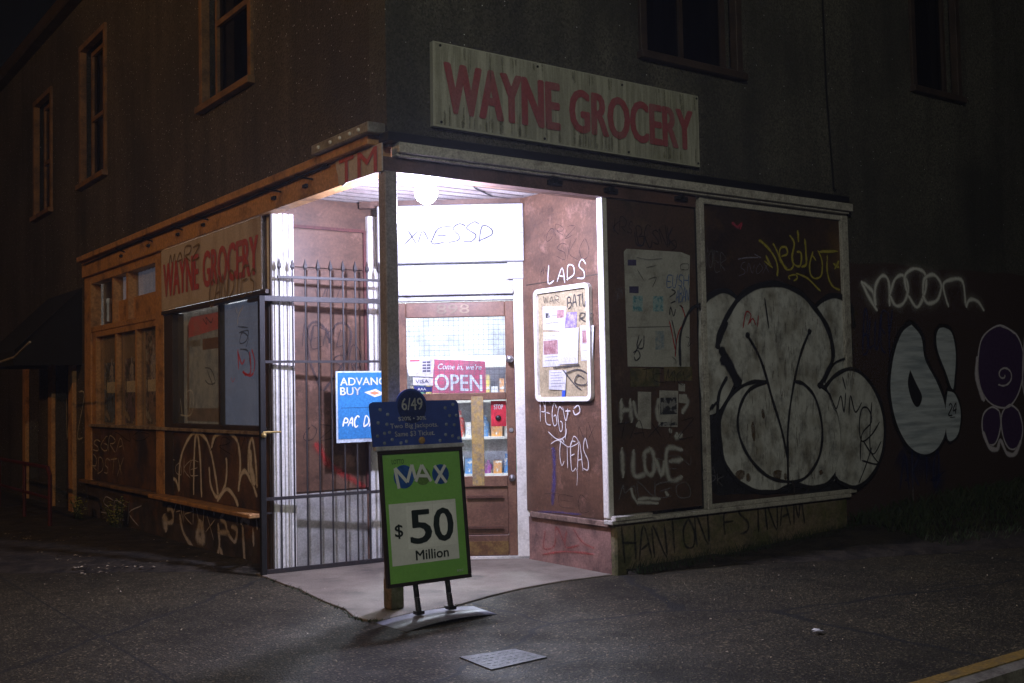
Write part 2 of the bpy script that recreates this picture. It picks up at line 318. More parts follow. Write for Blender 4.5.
M_conc = mat('base_concrete', (.20, .15, .10), .9, (.10, .10, .035), 3.0, .4, .62, .35, 45, .4, 50, third=(.05, .055, .02), tsc=2.4, tlo=.5, thi=.68)
M_pad = mat('pad_concrete', (.175, .15, .12), .85, (.10, .085, .068), 2.4, .4, .65, .25, 90, .3, 120, third=(.055, .048, .04), tsc=2.2, tlo=.54, thi=.72)
M_soil = mat('soil', (.035, .028, .02), .95, (.012, .01, .008), 6, .4, .6, .5, 50, .8, 30)
M_alu = mat('aluminium', (.45, .45, .47), .35, metal=.8)
M_signbd = mat('shop_sign_board', (.44, .44, .37), .6, (.36, .36, .28), 2.0, .45, .75, .1, 60, .05, 30, streak=2)
M_signbd_l = mat('shop_sign_board_warm', (.46, .40, .38), .6, (.30, .23, .19), 3.2, .5, .72, .18, 60, .05, 30, streak=4)
M_letred = mat('faded_red_letters', (.31, .075, .085), .6, (.28, .13, .13), 9, .45, .7, .2, 50, streak=4)
M_letred2 = mat('red_letters', (.42, .07, .075), .6, (.34, .12, .11), 9, .45, .7, .2, 50, streak=4)
M_glassd = glass('dark_glass', (.25, .28, .33))
M_glass = glass('window_glass', (.95, .96, .97), film=(.35, .38, .42), ft=.08)
M_glassdoor = glass('door_glass', (.95, .98, 1), film=(.85, .88, .95), ft=.05)
M_glasslow = glass('door_glass_clear', (.95, .98, 1))
M_black = mat('black_plastic', (.012, .012, .012), .4)
M_room = mat('interior_wall', (.72, .74, .76), .8)
M_curtain = mat('curtain', (.55, .56, .58), .9, streak=6)

# ------------------------------------------------------------------ ground
def pavement_mat():
    m = bpy.data.materials.new('pavement'); m.use_nodes = True; nt = m.node_tree; L = nt.links.new; b = nt.nodes['Principled BSDF']
    tc = node(nt, 'ShaderNodeTexCoord').outputs['Object']
    v = node(nt, 'ShaderNodeTexVoronoi'); v.inputs['Scale'].default_value = 95; L(tc, v.inputs['Vector'])
    r = node(nt, 'ShaderNodeValToRGB'); L(v.outputs['Color'], r.inputs[0])
    e = r.color_ramp.elements; e[0].position = .1; e[0].color = (.013, .0105, .006, 1); e[1].position = .97; e[1].color = (.21, .17, .10, 1)
    x = e.new(.75); x.color = (.042, .036, .020, 1)
    n = node(nt, 'ShaderNodeTexNoise'); n.inputs['Scale'].default_value = .9; n.inputs['Detail'].default_value = 9; n.inputs['Roughness'].default_value = .7; L(tc, n.inputs['Vector'])
    mr = node(nt, 'ShaderNodeMapRange'); mr.inputs[1].default_value = .35; mr.inputs[2].default_value = .68; mr.inputs[3].default_value = 1.25; mr.inputs[4].default_value = .38; L(n.outputs[0], mr.inputs[0])
    mm = node(nt, 'ShaderNodeMix', data_type='RGBA', blend_type='MULTIPLY'); mm.inputs[0].default_value = 1; L(r.outputs[0], mm.inputs[6]); L(mr.outputs[0], mm.inputs[7])
    gv = node(nt, 'ShaderNodeTexVoronoi'); gv.inputs['Scale'].default_value = 2.6; L(tc, gv.inputs['Vector'])
    gl = node(nt, 'ShaderNodeMath', operation='LESS_THAN'); gl.inputs[1].default_value = .055; L(gv.outputs['Distance'], gl.inputs[0])
    gm = node(nt, 'ShaderNodeMix', data_type='RGBA'); gm.inputs[7].default_value = (.02, .018, .016, 1); L(gl.outputs[0], gm.inputs[0]); L(mm.outputs[2], gm.inputs[6]); mm = gm
    # saw cut joints
    sx = node(nt, 'ShaderNodeSeparateXYZ'); L(tc, sx.inputs[0])
    def cut(o, c):
        s = node(nt, 'ShaderNodeMath', operation='SUBTRACT'); s.inputs[1].default_value = c; L(o, s.inputs[0])
        a = node(nt, 'ShaderNodeMath', operation='ABSOLUTE'); L(s.outputs[0], a.inputs[0])
        l = node(nt, 'ShaderNodeMath', operation='LESS_THAN'); l.inputs[1].default_value = .007; L(a.outputs[0], l.inputs[0]); return l.outputs[0]
    cs = [cut(sx.outputs[0], -1.67), cut(sx.outputs[1], -1.75), cut(sx.outputs[0], 3.6)]
    a = cs[0]
    for c in cs[1:]:
        q = node(nt, 'ShaderNodeMath', operation='MAXIMUM'); L(a, q.inputs[0]); L(c, q.inputs[1]); a = q.outputs[0]
    # wandering hairline cracks
    vc = node(nt, 'ShaderNodeTexVoronoi', feature='DISTANCE_TO_EDGE'); vc.inputs['Scale'].default_value = .42
    nd = node(nt, 'ShaderNodeTexNoise'); nd.inputs['Scale'].default_value = 2.5; nd.inputs['Detail'].default_value = 6; L(tc, nd.inputs['Vector'])
    mv = node(nt, 'ShaderNodeMix', data_type='VECTOR'); mv.inputs[0].default_value = .18; L(tc, mv.inputs[4]); L(nd.outputs['Color'], mv.inputs[5]); L(mv.outputs[1], vc.inputs['Vector'])
    lt = node(nt, 'ShaderNodeMath', operation='LESS_THAN'); lt.inputs[1].default_value = .005; L(vc.outputs['Distance'], lt.inputs[0])
    q = node(nt, 'ShaderNodeMath', operation='MAXIMUM'); L(a, q.inputs[0]); L(lt.outputs[0], q.inputs[1]); a = q.outputs[0]
    mj = node(nt, 'ShaderNodeMix', data_type='RGBA'); mj.inputs[7].default_value = (.012, .012, .01, 1); L(a, mj.inputs[0]); L(mm.outputs[2], mj.inputs[6]); L(mj.outputs[2], b.inputs['Base Color'])
    rr = node(nt, 'ShaderNodeMapRange'); rr.inputs[1].default_value = .35; rr.inputs[2].default_value = .65; rr.inputs[3].default_value = .62; rr.inputs[4].default_value = .92; b.inputs['Specular IOR Level'].default_value = .25; L(n.outputs[0], rr.inputs[0]); L(rr.outputs[0], b.inputs['Roughness'])
    bp = node(nt, 'ShaderNodeBump'); bp.inputs['Strength'].default_value = .6; bp.inputs['Distance'].default_value = .006; L(v.outputs['Distance'], bp.inputs['Height']); L(bp.outputs[0], b.inputs['Normal'])
    return m
M_pave = pavement_mat()
struct('road', MB().add([(-150, -150, -.135), (150, -150, -.135), (150, 150, -.135), (-150, 150, -.135)], [(0, 1, 2, 3)]), mat('asphalt', (.05, .05, .052), .85, fsc=90, fine=.5, bump=.4, bsc=150))
arc = [(-3.5 + 1.6 - 1.6 * math.cos(t), -3.06 + 1.6 - 1.6 * math.sin(t)) for t in [math.radians(a) for a in range(0, 91, 10)]]
struct('pavement', MB().prism([(60, -3.06), (60, 60), (-3.5, 60)] + arc, -.14, 0), M_pave)
arc2 = [(-3.5 + 1.6 - 1.76 * math.cos(t), -3.06 + 1.6 - 1.76 * math.sin(t)) for t in [math.radians(a) for a in range(0, 91, 10)]]
kb = MB(); kc = MB(); path = [(-3.5, 60)] + arc + [(60, -3.06)]; pathb = [(-3.66, 60)] + arc2 + [(60, -3.22)]
for i in range(len(path) - 1):
    a, b_, c, d = path[i], path[i + 1], pathb[i + 1], pathb[i]
    m1 = (a[0] + (d[0] - a[0]) * .55, a[1] + (d[1] - a[1]) * .55); m2 = (b_[0] + (c[0] - b_[0]) * .55, b_[1] + (c[1] - b_[1]) * .55)
    kb.hexa([(*a, -.14), (*b_, -.14), (*m2, -.14), (*m1, -.14), (*a, .004), (*b_, .004), (*m2, .004), (*m1, .004)])
    kc.hexa([(*m1, -.14), (*m2, -.14), (*c, -.14), (*d, -.14), (*m1, .0), (*m2, .0), (*c, -.012), (*d, -.012)])
struct('kerb_stone', kc, mat('kerb_concrete', (.18, .17, .15), .85, (.10, .09, .08), 10, fine=.3, bump=.3))
struct('kerb', kb, mat('yellow_kerb_paint', (.19, .12, .025), .7, (.10, .08, .05), 8, .5, .68, .35, 60, .3, 60))
ck = [(-.12, 1.9), (-.125, 1.7), (-.15, 1.3), (-.15, 1.07), (-.19, .8), (-.225, .51), (-.24, .2), (-.31, -.05), (-.30, -.2), (-.2, -.245), (-.02, -.2), (.14, -.2), (.4, -.16), (.72, -.05), (1.0, .02), (1.4, .06), (1.84, .02), (1.84, 1.4), (1.1, 2.0)]
struct('entrance_slab', MB().prism(ck, -.01, .012), M_pad, bevel=.004)
# planting strips: low mounds of soil
def mound(name, pts, h, origin):
    mb = MB(); n = len(pts)
    K = 10; rows = []
    for (x0, y0, x1, y1, hh) in pts:
        rows.append([(x0 + (x1 - x0) * k / K + random.uniform(-.01, .01), y0 + (y1 - y0) * k / K, hh * (1 - (k / K) ** 2) + (random.uniform(.0, .03) if 0 < k < K else 0) + .001) for k in range(K + 1)])
    vs = [p for r in rows for p in r]; fs = [(i * (K + 1) + k, i * (K + 1) + k + 1, (i + 1) * (K + 1) + k + 1, (i + 1) * (K + 1) + k) for i in range(n - 1) for k in range(K)]
    return struct(name, mb.add(vs, fs), M_soil)
def ir(a, lo): 
    i = 0
    while i < len(a) - 2 and lo > a[i + 1][0]: i += 1
    t = (lo - a[i][0]) / (a[i + 1][0] - a[i][0]); return a[i][1] + (a[i + 1][1] - a[i][1]) * t
edge = [(1.95, -.03), (2.3, -.10), (2.6, -.13), (3.67, -.68), (5.2, -1.25), (9, -1.5), (30, -1.6)]
hh = [(1.95, .02), (3.2, .04), (4.5, .11), (6, .22), (9, .28), (30, .3)]
xs = [1.95 + i * .15 for i in range(60)] + [11 + i for i in range(15)]
soil_r = mound('planting_soil', [(x, .02, x + random.uniform(-.02, .02), ir(edge, x) + random.uniform(-.03, .03), ir(hh, x)) for x in xs], .1, None)
edl = [(1.95, -.02), (2.3, -.35), (3.35, -1.6), (4.6, -2.2), (9, -2.3), (20, -2.3)]
ys = [1.95 + i * .15 for i in range(60)] + [11 + i for i in range(9)]
soil_l = mound('planting_soil', [(.02, y, ir(edl, y) + random.uniform(-.03, .03), y + random.uniform(-.02, .02), .03) for y in ys], .1, None)
M_grass = mat('grass_blades', (.022, .04, .014), .8, (.035, .04, .016), 5)
g = MB()
for i in range(9000):
    x = random.choice([random.uniform(4.6, 13), random.uniform(4.6, 9)]); e0 = ir(edge, x); t = random.random() ** 1.3; y = -.02 + (e0 * .85) * t
    z = ir(hh, x) * (1 - t * t * .8); h = random.uniform(.04, .16) * (1.1 - t * .6); a = random.uniform(0, 6.28); lx, ly = math.cos(a) * h * .5, math.sin(a) * h * .5; wv = .004
    dx, dy = -math.sin(a) * wv, math.cos(a) * wv
    g.add([(x - dx, y - dy, z), (x + dx, y + dy, z), (x + lx * .4 + dx * .7, y + ly * .4 + dy * .7, z + h * .6), (x + lx, y + ly, z + h)], [(0, 1, 2), (0, 2, 3)])
for i in range(900):
    x = random.uniform(1.95, 4.7); y = -.01 - random.random() ** 2 * .18; z = ir(hh, x) * .9; h = random.uniform(.03, .11); a = random.uniform(0, 6.28); wv = .004
    g.add([(x - wv, y, z), (x + wv, y, z), (x + math.cos(a) * h * .5, y + math.sin(a) * h * .5, z + h)], [(0, 1, 2)])
tag(g.build('grass', M_grass), 'short dark rough grass along the foot of the right wall', 'grass', kind='stuff')
cr = MB()
for i in range(len(ck) - 8):     # weeds in the crack round the slab
    a, b_ = ck[i + 1], ck[i + 2]
    for k in range(14):
        t = random.random(); x = a[0] + (b_[0] - a[0]) * t - random.uniform(0, .03); y = a[1] + (b_[1] - a[1]) * t - random.uniform(-.005, .03); h = random.uniform(.008, .03); an = random.uniform(0, 6.28)
        cr.add([(x - .004, y, 0), (x + .004, y, 0), (x + math.cos(an) * h, y + math.sin(an) * h, h)], [(0, 1, 2)])
tag(cr.build('moss_tufts', M_grass), 'tiny moss and weeds in the crack round the entrance slab', 'moss', kind='stuff')
lv = MB()
def fleck(mb, x, y, s, z=.006):
    a = random.uniform(0, 6.28); p = [(x + math.cos(a + q) * s * random.uniform(.5, 1), y + math.sin(a + q) * s * random.uniform(.4, .9), z + random.uniform(0, .01)) for q in (0, 1.4, 3.0, 4.4)]
    mb.add(p, [(0, 1, 2, 3)])
for i in range(420): fleck(lv, random.uniform(-1.2, -.02), random.uniform(2.6, 6), random.uniform(.008, .028), .03)
for i in range(200): fleck(lv, random.uniform(-2.2, 0.5), random.uniform(-2, 3), random.uniform(.003, .010))
for i in range(260): fleck(lv, random.uniform(0, 6), random.uniform(-2.9, -.2), random.uniform(.003, .011))
tag(lv.build('leaf_litter', mat('leaf_litter', (.42, .36, .26), .8, (.14, .11, .07), 9)), 'scattered dry leaf bits and grit on soil and pavement', 'leaf litter', kind='stuff')
# manhole / utility cover
mc = thing('utility_cover', 'pale rectangular metal utility cover set flush in the pavement', 'cover', (-.2, -1.48, 0))
MB().hexa([(-.37, -1.315, .001), (-.39, -1.63, .001), (-.03, -1.61, .001), (-.05, -1.36, .001), (-.37, -1.315, .007), (-.39, -1.63, .007), (-.03, -1.61, .007), (-.05, -1.36, .007)]).build('cover_plate', mat('cover_metal', (.12, .12, .13), .6, (.07, .07, .075), 12, metal=.3, bump=.3, bsc=70), mc)
ri = MB()
for i in range(5):
    for k in range(7): ri.box(-.345 + k * .042, -.325 + k * .042, -1.58 + i * .047, -1.574 + i * .047, .007, .0085)
tag(ri.build('ridges', mat('cover_wear', (.12, .12, .13), .6), mc), kind=None)
pp = MB(); fleck(pp, 1.43, -2.16, .045, .012); fleck(pp, 1.42, -2.15, .035, .02)
tag(pp.build('paper_scrap', mat('paper', (.75, .75, .73), .9), origin=(1.43, -2.16, 0)), 'crumpled white paper scrap lying on the pavement', 'litter')

# ------------------------------------------------------------------ the building
B = thing('corner_shop_building', 'dark two storey stucco corner building covered in graffiti, entrance cut into its corner', 'building', (3, 3, 0))
def wall(name, P, u0, u1, v0, v1, holes, m, th=.22, parent=B):
    us = sorted({u0, u1} | {h[0] for h in holes} | {h[1] for h in holes}); vs = sorted({v0, v1} | {h[2] for h in holes} | {h[3] for h in holes}); mb = MB()
    us = [u for u in us if u0 <= u <= u1]; vs = [v for v in vs if v0 <= v <= v1]
    for i in range(len(us) - 1):
        j = 0
        while j < len(vs) - 1:
            cu, cv = (us[i] + us[i + 1]) / 2, (vs[j] + vs[j + 1]) / 2
            if not any(h[0] < cu < h[1] and h[2] < cv < h[3] for h in holes): mb.pbox(P, us[i], us[i + 1], vs[j], vs[j + 1], -th, 0)
            j += 1
    return mb.build(name, m, parent)
UZ, TZ = 2.98, 6.15
wall('wall', RF, 0.0, 13, UZ, TZ, [(2.24, 3.37, 3.9, 5.5), (5.80, 6.62, 4.17, 5.7), (9, 10, 4.17, 5.7)], M_stucco_r)
wall('wall', RF, 4.60, 13, -.1, UZ, [], M_stucco_r)
wall('wall', LF, -13, -.22, UZ, TZ, [(-3.31, -2.14, 3.9, 5.5), (-7.34, -6.25, 3.85, 5.58), (-9.7, -8.7, 3.8, 5.45)], M_stucco)
wall('wall', LF, -13, -7.12, -.1, UZ, [(-8.55, -7.75, -.1, 2.15), (-10.0, -9.45, .3, 2.3)], M_stucco)
MB().box(-.15, 13.1, -.15, 13.1, TZ, TZ + .18).build('roof', M_ochred, B, bevel=.02)
MB().box(12.8, 13, 0, 13, -.1, TZ).box(0, 12.8, 12.8, 13, -.1, TZ).build('wall', M_stucco, B)
for i in range(13): MB().box(.06, 1.84, .16 + i * .14, .166 + i * .14, 2.958, 2.9655).build('ceiling_joint', mat('joint_dark', (.12, .10, .09), .9), B)
MB().tube([(.55, .34, 2.955), (.9, .5, 2.952), (1.3, .9, 2.954), (1.6, 1.1, 2.952)], .006, 6).build('wiring', M_black, B)
# floor above shop / ceiling of shop and entrance
MB().box(.02, 12.7, .02, 12.7, 2.965, 2.98).build('entrance_ceiling', mat('ceiling_boards', (.66, .60, .57), .6, (.5, .4, .38), 3, streak=.3), B)
def window(P, u0, u1, v0, v1, fw, m, gm, mull=(), rails=(), dep=-.12, sill=True, proud=.03, curt=True):
    f = MB(); f.pbox(P, u0 - fw, u1 + fw, v1, v1 + fw, -.05, proud); f.pbox(P, u0 - fw, u0, v0, v1, -.05, proud - .003); f.pbox(P, u1, u1 + fw, v0, v1, -.05, proud - .003)
    W = f.build('window', m, B, bevel=.004)
    s = MB(); s.pbox(P, u0 - fw - .02, u1 + fw + .02, v0 - .06, v0, -.05, proud + .035); s.build('sill', m, W, bevel=.004)
    q = MB(); q.pbox(P, u0, u0 + .045, v0, v1, dep - .03, dep + .02); q.pbox(P, u1 - .045, u1, v0, v1, dep - .03, dep + .02); q.pbox(P, u0 + .045, u1 - .045, v0, v0 + .05, dep - .03, dep + .02); q.pbox(P, u0 + .045, u1 - .045, v1 - .05, v1, dep - .03, dep + .02)
    for a in mull: q.pbox(P, a - .02, a + .02, v0 + .05, v1 - .05, dep - .028, dep + .015)
    for b_ in rails: q.pbox(P, u0 + .045, u1 - .045, b_ - .025, b_ + .025, dep - .026, dep + .024)
    q.build('sash', m, W)
    MB().pbox(P, u0 + .04, u1 - .04, v0 + .04, v1 - .04, dep - .012, dep - .006).build('pane', gm, W)
    if curt:
        c = MB(); k = 24; pts = [(u0 + (u1 - u0) * i / k, dep - .16 + .015 * math.sin(i * 1.9)) for i in range(k + 1)]
        for i in range(k): c.add([P.at(pts[i][0], v0, pts[i][1]), P.at(pts[i + 1][0], v0, pts[i + 1][1]), P.at(pts[i + 1][0], v1, pts[i + 1][1]), P.at(pts[i][0], v1, pts[i][1])], [(0, 1, 2, 3)])
        c.build('blind', mat('dark_blind', (.05, .06, .09), .9), W)
    return W
M_frame_r = mat('dark_window_frame', (.055, .035, .025), .6)
window(RF, 2.30, 3.31, 3.96, 5.44, .07, M_frame_r, M_glassd, mull=(2.8,))
window(RF, 5.86, 6.56, 4.23, 5.64, .07, M_frame_r, M_glassd, mull=())
window(RF, 9.07, 9.93, 4.23, 5.64, .07, M_frame_r, M_glassd, mull=())
M_up = mat('dimmed_ochre', (.19, .10, .04), .6, (.09, .05, .025), 5)  # light fall-off put into the colour: ochre darkened for upper windows
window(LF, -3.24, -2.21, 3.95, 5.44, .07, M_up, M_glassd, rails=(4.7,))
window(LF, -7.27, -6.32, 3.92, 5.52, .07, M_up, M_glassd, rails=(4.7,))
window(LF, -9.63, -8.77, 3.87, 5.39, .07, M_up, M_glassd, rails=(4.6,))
# fascia, right
f = MB(); f.pbox(RF, -.05, 4.64, 2.975, 3.035, -.02, .10); f.build('roof_flashing', mat('flashing', (.01, .01, .012), .5), B, bevel=.006)
f = MB(); f.pbox(RF, .03, 4.68, 2.905, 2.972, .0, .105); f.pbox(RF, .03, 4.66, 2.885, 2.904, .0, .075); f.build('cornice', M_dirty, B, bevel=.004)
f = MB(); f.pbox(RF, -.05, 2.775, 2.79, 2.885, -.06, .03); f.build('fascia', mat('fascia_brown', (.13, .07, .055), .6, (.07, .04, .03), 3, bump=.1), B, bevel=.003)
f = MB(); f.pbox(RF, .09, 1.84, 2.886, 2.964, -.12, -.002); f.pbox(RF, .09, 1.84, 2.79, 2.886, -.12, -.062); f.build('header_beam', M_red, B)
for px, py in ((552, 184), (608, 192), (678, 200)):
    hk = MB(); x, z = RF.px(px, py); hk.pbox(RF, x - .07, x + .05, z - .015, z + .018, .03, .06); hk.pbox(RF, x - .03, x, z + .0, z + .03, .03, .075); hk.build('bracket', M_black, B)
# fascia, left
f = MB(); f.pbox(LF, -7.12, -.06, 2.97, 3.03, -.02, .11); f.build('cornice', M_ochre, B, bevel=.005)
f = MB(); f.pbox(LF, -7.10, -.051, 2.79, 2.969, -.06, .055); f.build('fascia', M_ochre, B, bevel=.004)
f = MB()
for y in (1.05, 1.6, 3.1, 3.75, 4.6, 5.5):
    f.pbox(LF, -y - .06, -y, 2.86, 2.885, .055, .075); f.tube([LF.at(-y - .16, 2.965, .08), LF.at(-y + .10, 2.90, .07)], .007, 5)
f.tube([LF.at(-.7, 2.955, .075), LF.at(-2.5, 2.935, .07), LF.at(-5, 2.945, .072), LF.at(-7.0, 2.93, .07)], .008, 5)
f.build('cable_run', M_black, B)
# entrance side wall, right, with the narrow boarded bay and big board
wallr = MB(); wallr.box(1.85, 1.97, .05, 1.06, .40, 2.95); WR = wallr.build('entrance_side_wall', M_red, B)
f = MB(); f.box(1.835, 1.97, .03, 1.0, .35, .395); f.build('sill', mat('old_sill', (.22, .15, .12), .7, (.08, .05, .04), 9), WR, bevel=.005)
f = MB(); f.box(1.847, 1.851, .06, 1.0, 2.225, 2.232); f.build('board_seam', M_ochred, WR)
f = MB(); f.box(1.86, 1.97, .04, 1.05, -.02, .35); f.build('base', mat('side_base', (.23, .13, .11), .85, (.12, .07, .06), 5, bump=.3, bsc=60), WR)
f = MB(); f.box(1.80, 1.855, -.012, .05, .42, 2.79); f.build('corner_trim', M_white, B, bevel=.006)
f = MB(); f.pbox(RF, 1.856, 2.775, .44, 2.786, -.12, .004); BAY = f.build('boarded_bay', M_brown, B)
f = MB(); f.pbox(RF, 2.776, 2.812, .42, 2.88, -.03, -.012); f.build('gap_strip', M_black, B)
f = MB(); f.pbox(RF, 2.813, 2.86, .41, 2.884, -.03, .035); f.pbox(RF, 4.60, 4.69, .41, 2.884, -.03, .035); f.pbox(RF, 2.861, 4.599, 2.83, 2.883, -.03, .03); f.pbox(RF, 2.861, 4.599, .41, .445, -.03, .028)
f.build('board_trim', M_dirty, B, bevel=.004)
f = MB(); f.pbox(RF, 2.861, 4.599, .446, 2.829, -.1, .006); BRD = f.build('boarded_window', mat('big_board', (.055, .030, .018), .6, (.028, .017, .012), 2.2, .42, .65, .25, 50, .12, 40, third=(.15, .08, .02), tsc=1.4, tlo=.55, thi=.75), B)
f = MB(); f.pbox(RF, 1.80, 4.60, .375, .409, -.05, .045); f.pbox(RF, 1.82, 2.2, .40, .437, -.05, .06); f.build('ledge', M_dirty, B, bevel=.006)
f = MB(); f.pbox(RF, 1.862, 4.58, -.02, .372, -.2, .012); BASE = f.build('base', M_conc, B, bevel=.015)
# small boards of scrap plywood in the narrow bay
f = MB()
for u0, u1, v0, v1 in ((2.05, 2.35, 1.38, 1.52), (2.40, 2.70, 1.42, 1.53)): f.pbox(RF, u0, u1, v0, v1, .004, .010)
f.build('patch', mat('plywood_patch', (.16, .12, .05), .8, (.06, .06, .02), 8), BAY)
# left facade shopfront
W2 = MB(); W2.pbox(LF, -4.56, -4.33, .43, 2.79, -.1, .02); W2.pbox(LF, -7.12, -6.86, .43, 2.79, -.1, .02); W2.pbox(LF, -6.86, -4.56, 2.14, 2.20, -.1, .018); W2.pbox(LF, -6.86, -4.56, 2.70, 2.789, -.1, .016)
W2.build('shopfront_frame', M_ochre, B, bevel=.004)
f = MB(); f.pbox(LF, -4.33, -1.86, 2.165, 2.20, -.05, .04); f.pbox(LF, -4.33, -4.10, .43, 2.165, -.1, .012); f.pbox(LF, -1.90, -1.88, .0, 2.2, -.02, .01); f.pbox(LF, -1.862, -1.838, .0, 2.79, -.006, .006); f.pbox(LF, -4.10, -1.90, 1.095, 1.13, -.08, .03); f.build('shopfront_frame', M_ochred, B, bevel=.003)
f = MB(); f.pbox(LF, -6.86, -1.90, .46, 1.06, -.08, .004); LOW = f.build('stall_riser', mat('riser_board', (.12, .062, .032), .6, (.05, .03, .02), 3, bump=.12, third=(.025, .02, .018), tsc=1.6, tlo=.5, thi=.62), B)
f = MB(); f.pbox(LF, -6.86, -1.90, 1.062, 1.092, -.08, .045); f.build('sill', mat('old_sill_wood', (.30, .24, .19), .7, (.12, .08, .06), 7), B, bevel=.004)
f = MB(); f.pbox(LF, -7.2, -4.45, .415, .45, -.1, .07); f.build('ledge', mat('ledge_wood_dark', (.20, .11, .05), .7, (.08, .05, .03), 7), B, bevel=.006)  # darker wood on the far stretch of the ledge
f = MB(); f.pbox(LF, -4.44, -1.98, .418, .455, -.1, .14); f.build('ledge', mat('ledge_wood', (.40, .20, .07), .6, (.22, .12, .05), 9, bump=.2), B, bevel=.008)
f = MB(); f.pbox(LF, -7.12, -1.86, -.05, .413, -.15, -.01); LB = f.build('base', mat('left_base', (.06, .045, .04), .85, (.02, .018, .018), 3, bump=.3, third=(.12, .06, .03), tsc=1.4, tlo=.6, thi=.7), B)
# display window (right of the pilaster)
f = MB(); f.pbox(LF, -3.0, -2.96, 1.13, 2.165, -.06, -.015); f.pbox(LF, -1.94, -1.901, 1.13, 2.165, -.06, -.012)
DW = f.build('display_window', M_ochred, B)
MB().pbox(LF, -4.1, -1.9, 1.13, 2.165, -.045, -.038).build('pane', M_glass, DW)
MB().pbox(LF, -2.06, -1.863, 2.20, 2.79, -.045, -.038).build('pane', M_glass, DW)
sl = MB()
for i in range(24): sl.pbox(LF, -2.99, -1.87, 1.15 + i * .042, 1.188 + i * .042, -.075, -.068)
sl.pbox(LF, -3.05, -1.87, 1.13, 2.165, -.085, -.078)
sl.build('frosted_blind', mat('grey_blue_blind', (.22, .24, .30), .7, (.10, .105, .13), 3, emit=(.34, .42, .62), es=.16), DW)  # blue emission stands in for shop light behind the blind
sl = MB()
for i in range(4): sl.pbox(LF, -2.05, -1.863, 2.24 + i * .13, 2.35 + i * .13, -.06, -.055)
sl.build('lit_panel', mat('lit_panel', (.8, .82, .85), .6, emit=(.75, .8, 1), es=1.3), DW)  # glowing panel in place of the lit interior behind the slit
# transom and poster window left of the pilaster
f = MB(); f.pbox(LF, -5.57, -5.50, 2.20, 2.70, -.1, .0); f.pbox(LF, -6.10, -6.04, 2.20, 2.70, -.1, -.004); TR = f.build('transom_window', M_ochre, B)
MB().pbox(LF, -6.04, -4.56, 2.20, 2.70, -.085, -.078).build('pane', M_glass, TR)
MB().pbox(LF, -6.04, -4.56, 2.20, 2.44, -.07, -.06).build('lower_board', M_ochre, TR)
c = MB()
for u0, u1 in ((-6.03, -5.58), (-5.49, -4.57)):
    k = 22
    for i in range(k):
        a, b_ = u0 + (u1 - u0) * i / k, u0 + (u1 - u0) * (i + 1) / k; za, zb = -.105 + .008 * math.sin(i * 2.1), -.105 + .008 * math.sin((i + 1) * 2.1)
        c.add([LF.at(a, 2.42, za), LF.at(b_, 2.42, zb), LF.at(b_, 2.70, zb), LF.at(a, 2.70, za)], [(0, 1, 2, 3)])
c.build('net_curtain', mat('net_curtain', (.5, .5, .55), .9, emit=(.5, .55, .75), es=.10), TR)  # faint emission on the cloth stands in for room light
MB().pbox(LF, -6.86, -4.5, 2.18, 2.74, -.135, -.125).build('black_backing_sheet', M_black, TR)  # black sheet standing in for a dark room behind the transom
f = MB(); f.tube([LF.at(-6.12, 2.42, .03), LF.at(-6.12, 2.22, .03)], .03, 8); f.tube([LF.at(-6.12, 2.47, .03), LF.at(-6.12, 2.42, .03)], .045, 8)
tag(f.build('hanging_lantern', M_alu, origin=(-.03, 6.12, 2.42)), 'small grey metal lantern hanging by the high left side window', 'lantern')
f = MB(); f.pbox(LF, -6.86, -4.56, 2.08, 2.139, -.1, .006); f.pbox(LF, -6.86, -6.70, 1.092, 2.08, -.1, .004); f.pbox(LF, -5.98, -5.93, 1.092, 2.08, -.06, .0); f.pbox(LF, -5.27, -5.22, 1.092, 2.08, -.06, .0)
PW = f.build('poster_window', M_ochre, B)
MB().pbox(LF, -6.70, -4.56, 1.092, 2.08, -.05, -.043).build('pane', M_glass, PW)
MB().pbox(LF, -6.70, -4.56, 1.092, 2.08, -.075, -.07).build('backing_board', mat('brown_backing', (.42, .28, .16), .8, (.26, .17, .1), 4), PW)
# the left facade further along: pilasters and a side door
for a_, b__ in ((-7.74, -7.55), (-8.75, -8.56), (-10.2, -10.02)): MB().pbox(LF, a_, b__, .0, 2.3, .0, .05).build('pilaster', M_ochre, B, bevel=.005)
f = MB(); f.pbox(LF, -8.55, -7.75, .0, 2.15, -.20, -.14); SD = f.build('side_door', mat('side_door_paint', (.05, .035, .03), .6), B)
MB().ball(LF.at(-7.85, 1.0, -.11), .03).build('handle', M_alu, SD)
# entrance left side: jamb boards, red hoarding, pale lower sheet
f = MB()
for i in range(4): f.box(.012 + i * .047, .054 + i * .047, 1.842, 1.948, .0, 2.80)
f.build('corner_boards', M_white, B, bevel=.005)
f = MB(); f.box(.0, 1.15, 1.95, 2.05, 0, 2.96); WL = f.build('entrance_side_wall', M_red, B)
f = MB(); f.box(.215, .86, 1.935, 1.949, .60, 2.38); f.box(.205, .855, 1.928, 1.949, 2.395, 2.70); f.build('hoarding_panel', M_red, WL, bevel=.003)
f = MB(); f.box(.20, .87, 1.93, 1.949, 2.71, 2.735); f.box(.86, .885, 1.925, 1.949, .6, 2.73); f.box(.2, .214, 1.925, 1.949, .6, 2.38); f.build('hoarding_trim', mat('dark_red_trim', (.10, .03, .025), .6), WL)
f = MB(); f.box(.205, .86, 1.92, 1.949, .0, .585); f.build('lower_sheet', mat('grey_sheet', (.30, .29, .27), .8, (.2, .19, .17), 5, fine=.2), WL, bevel=.003)
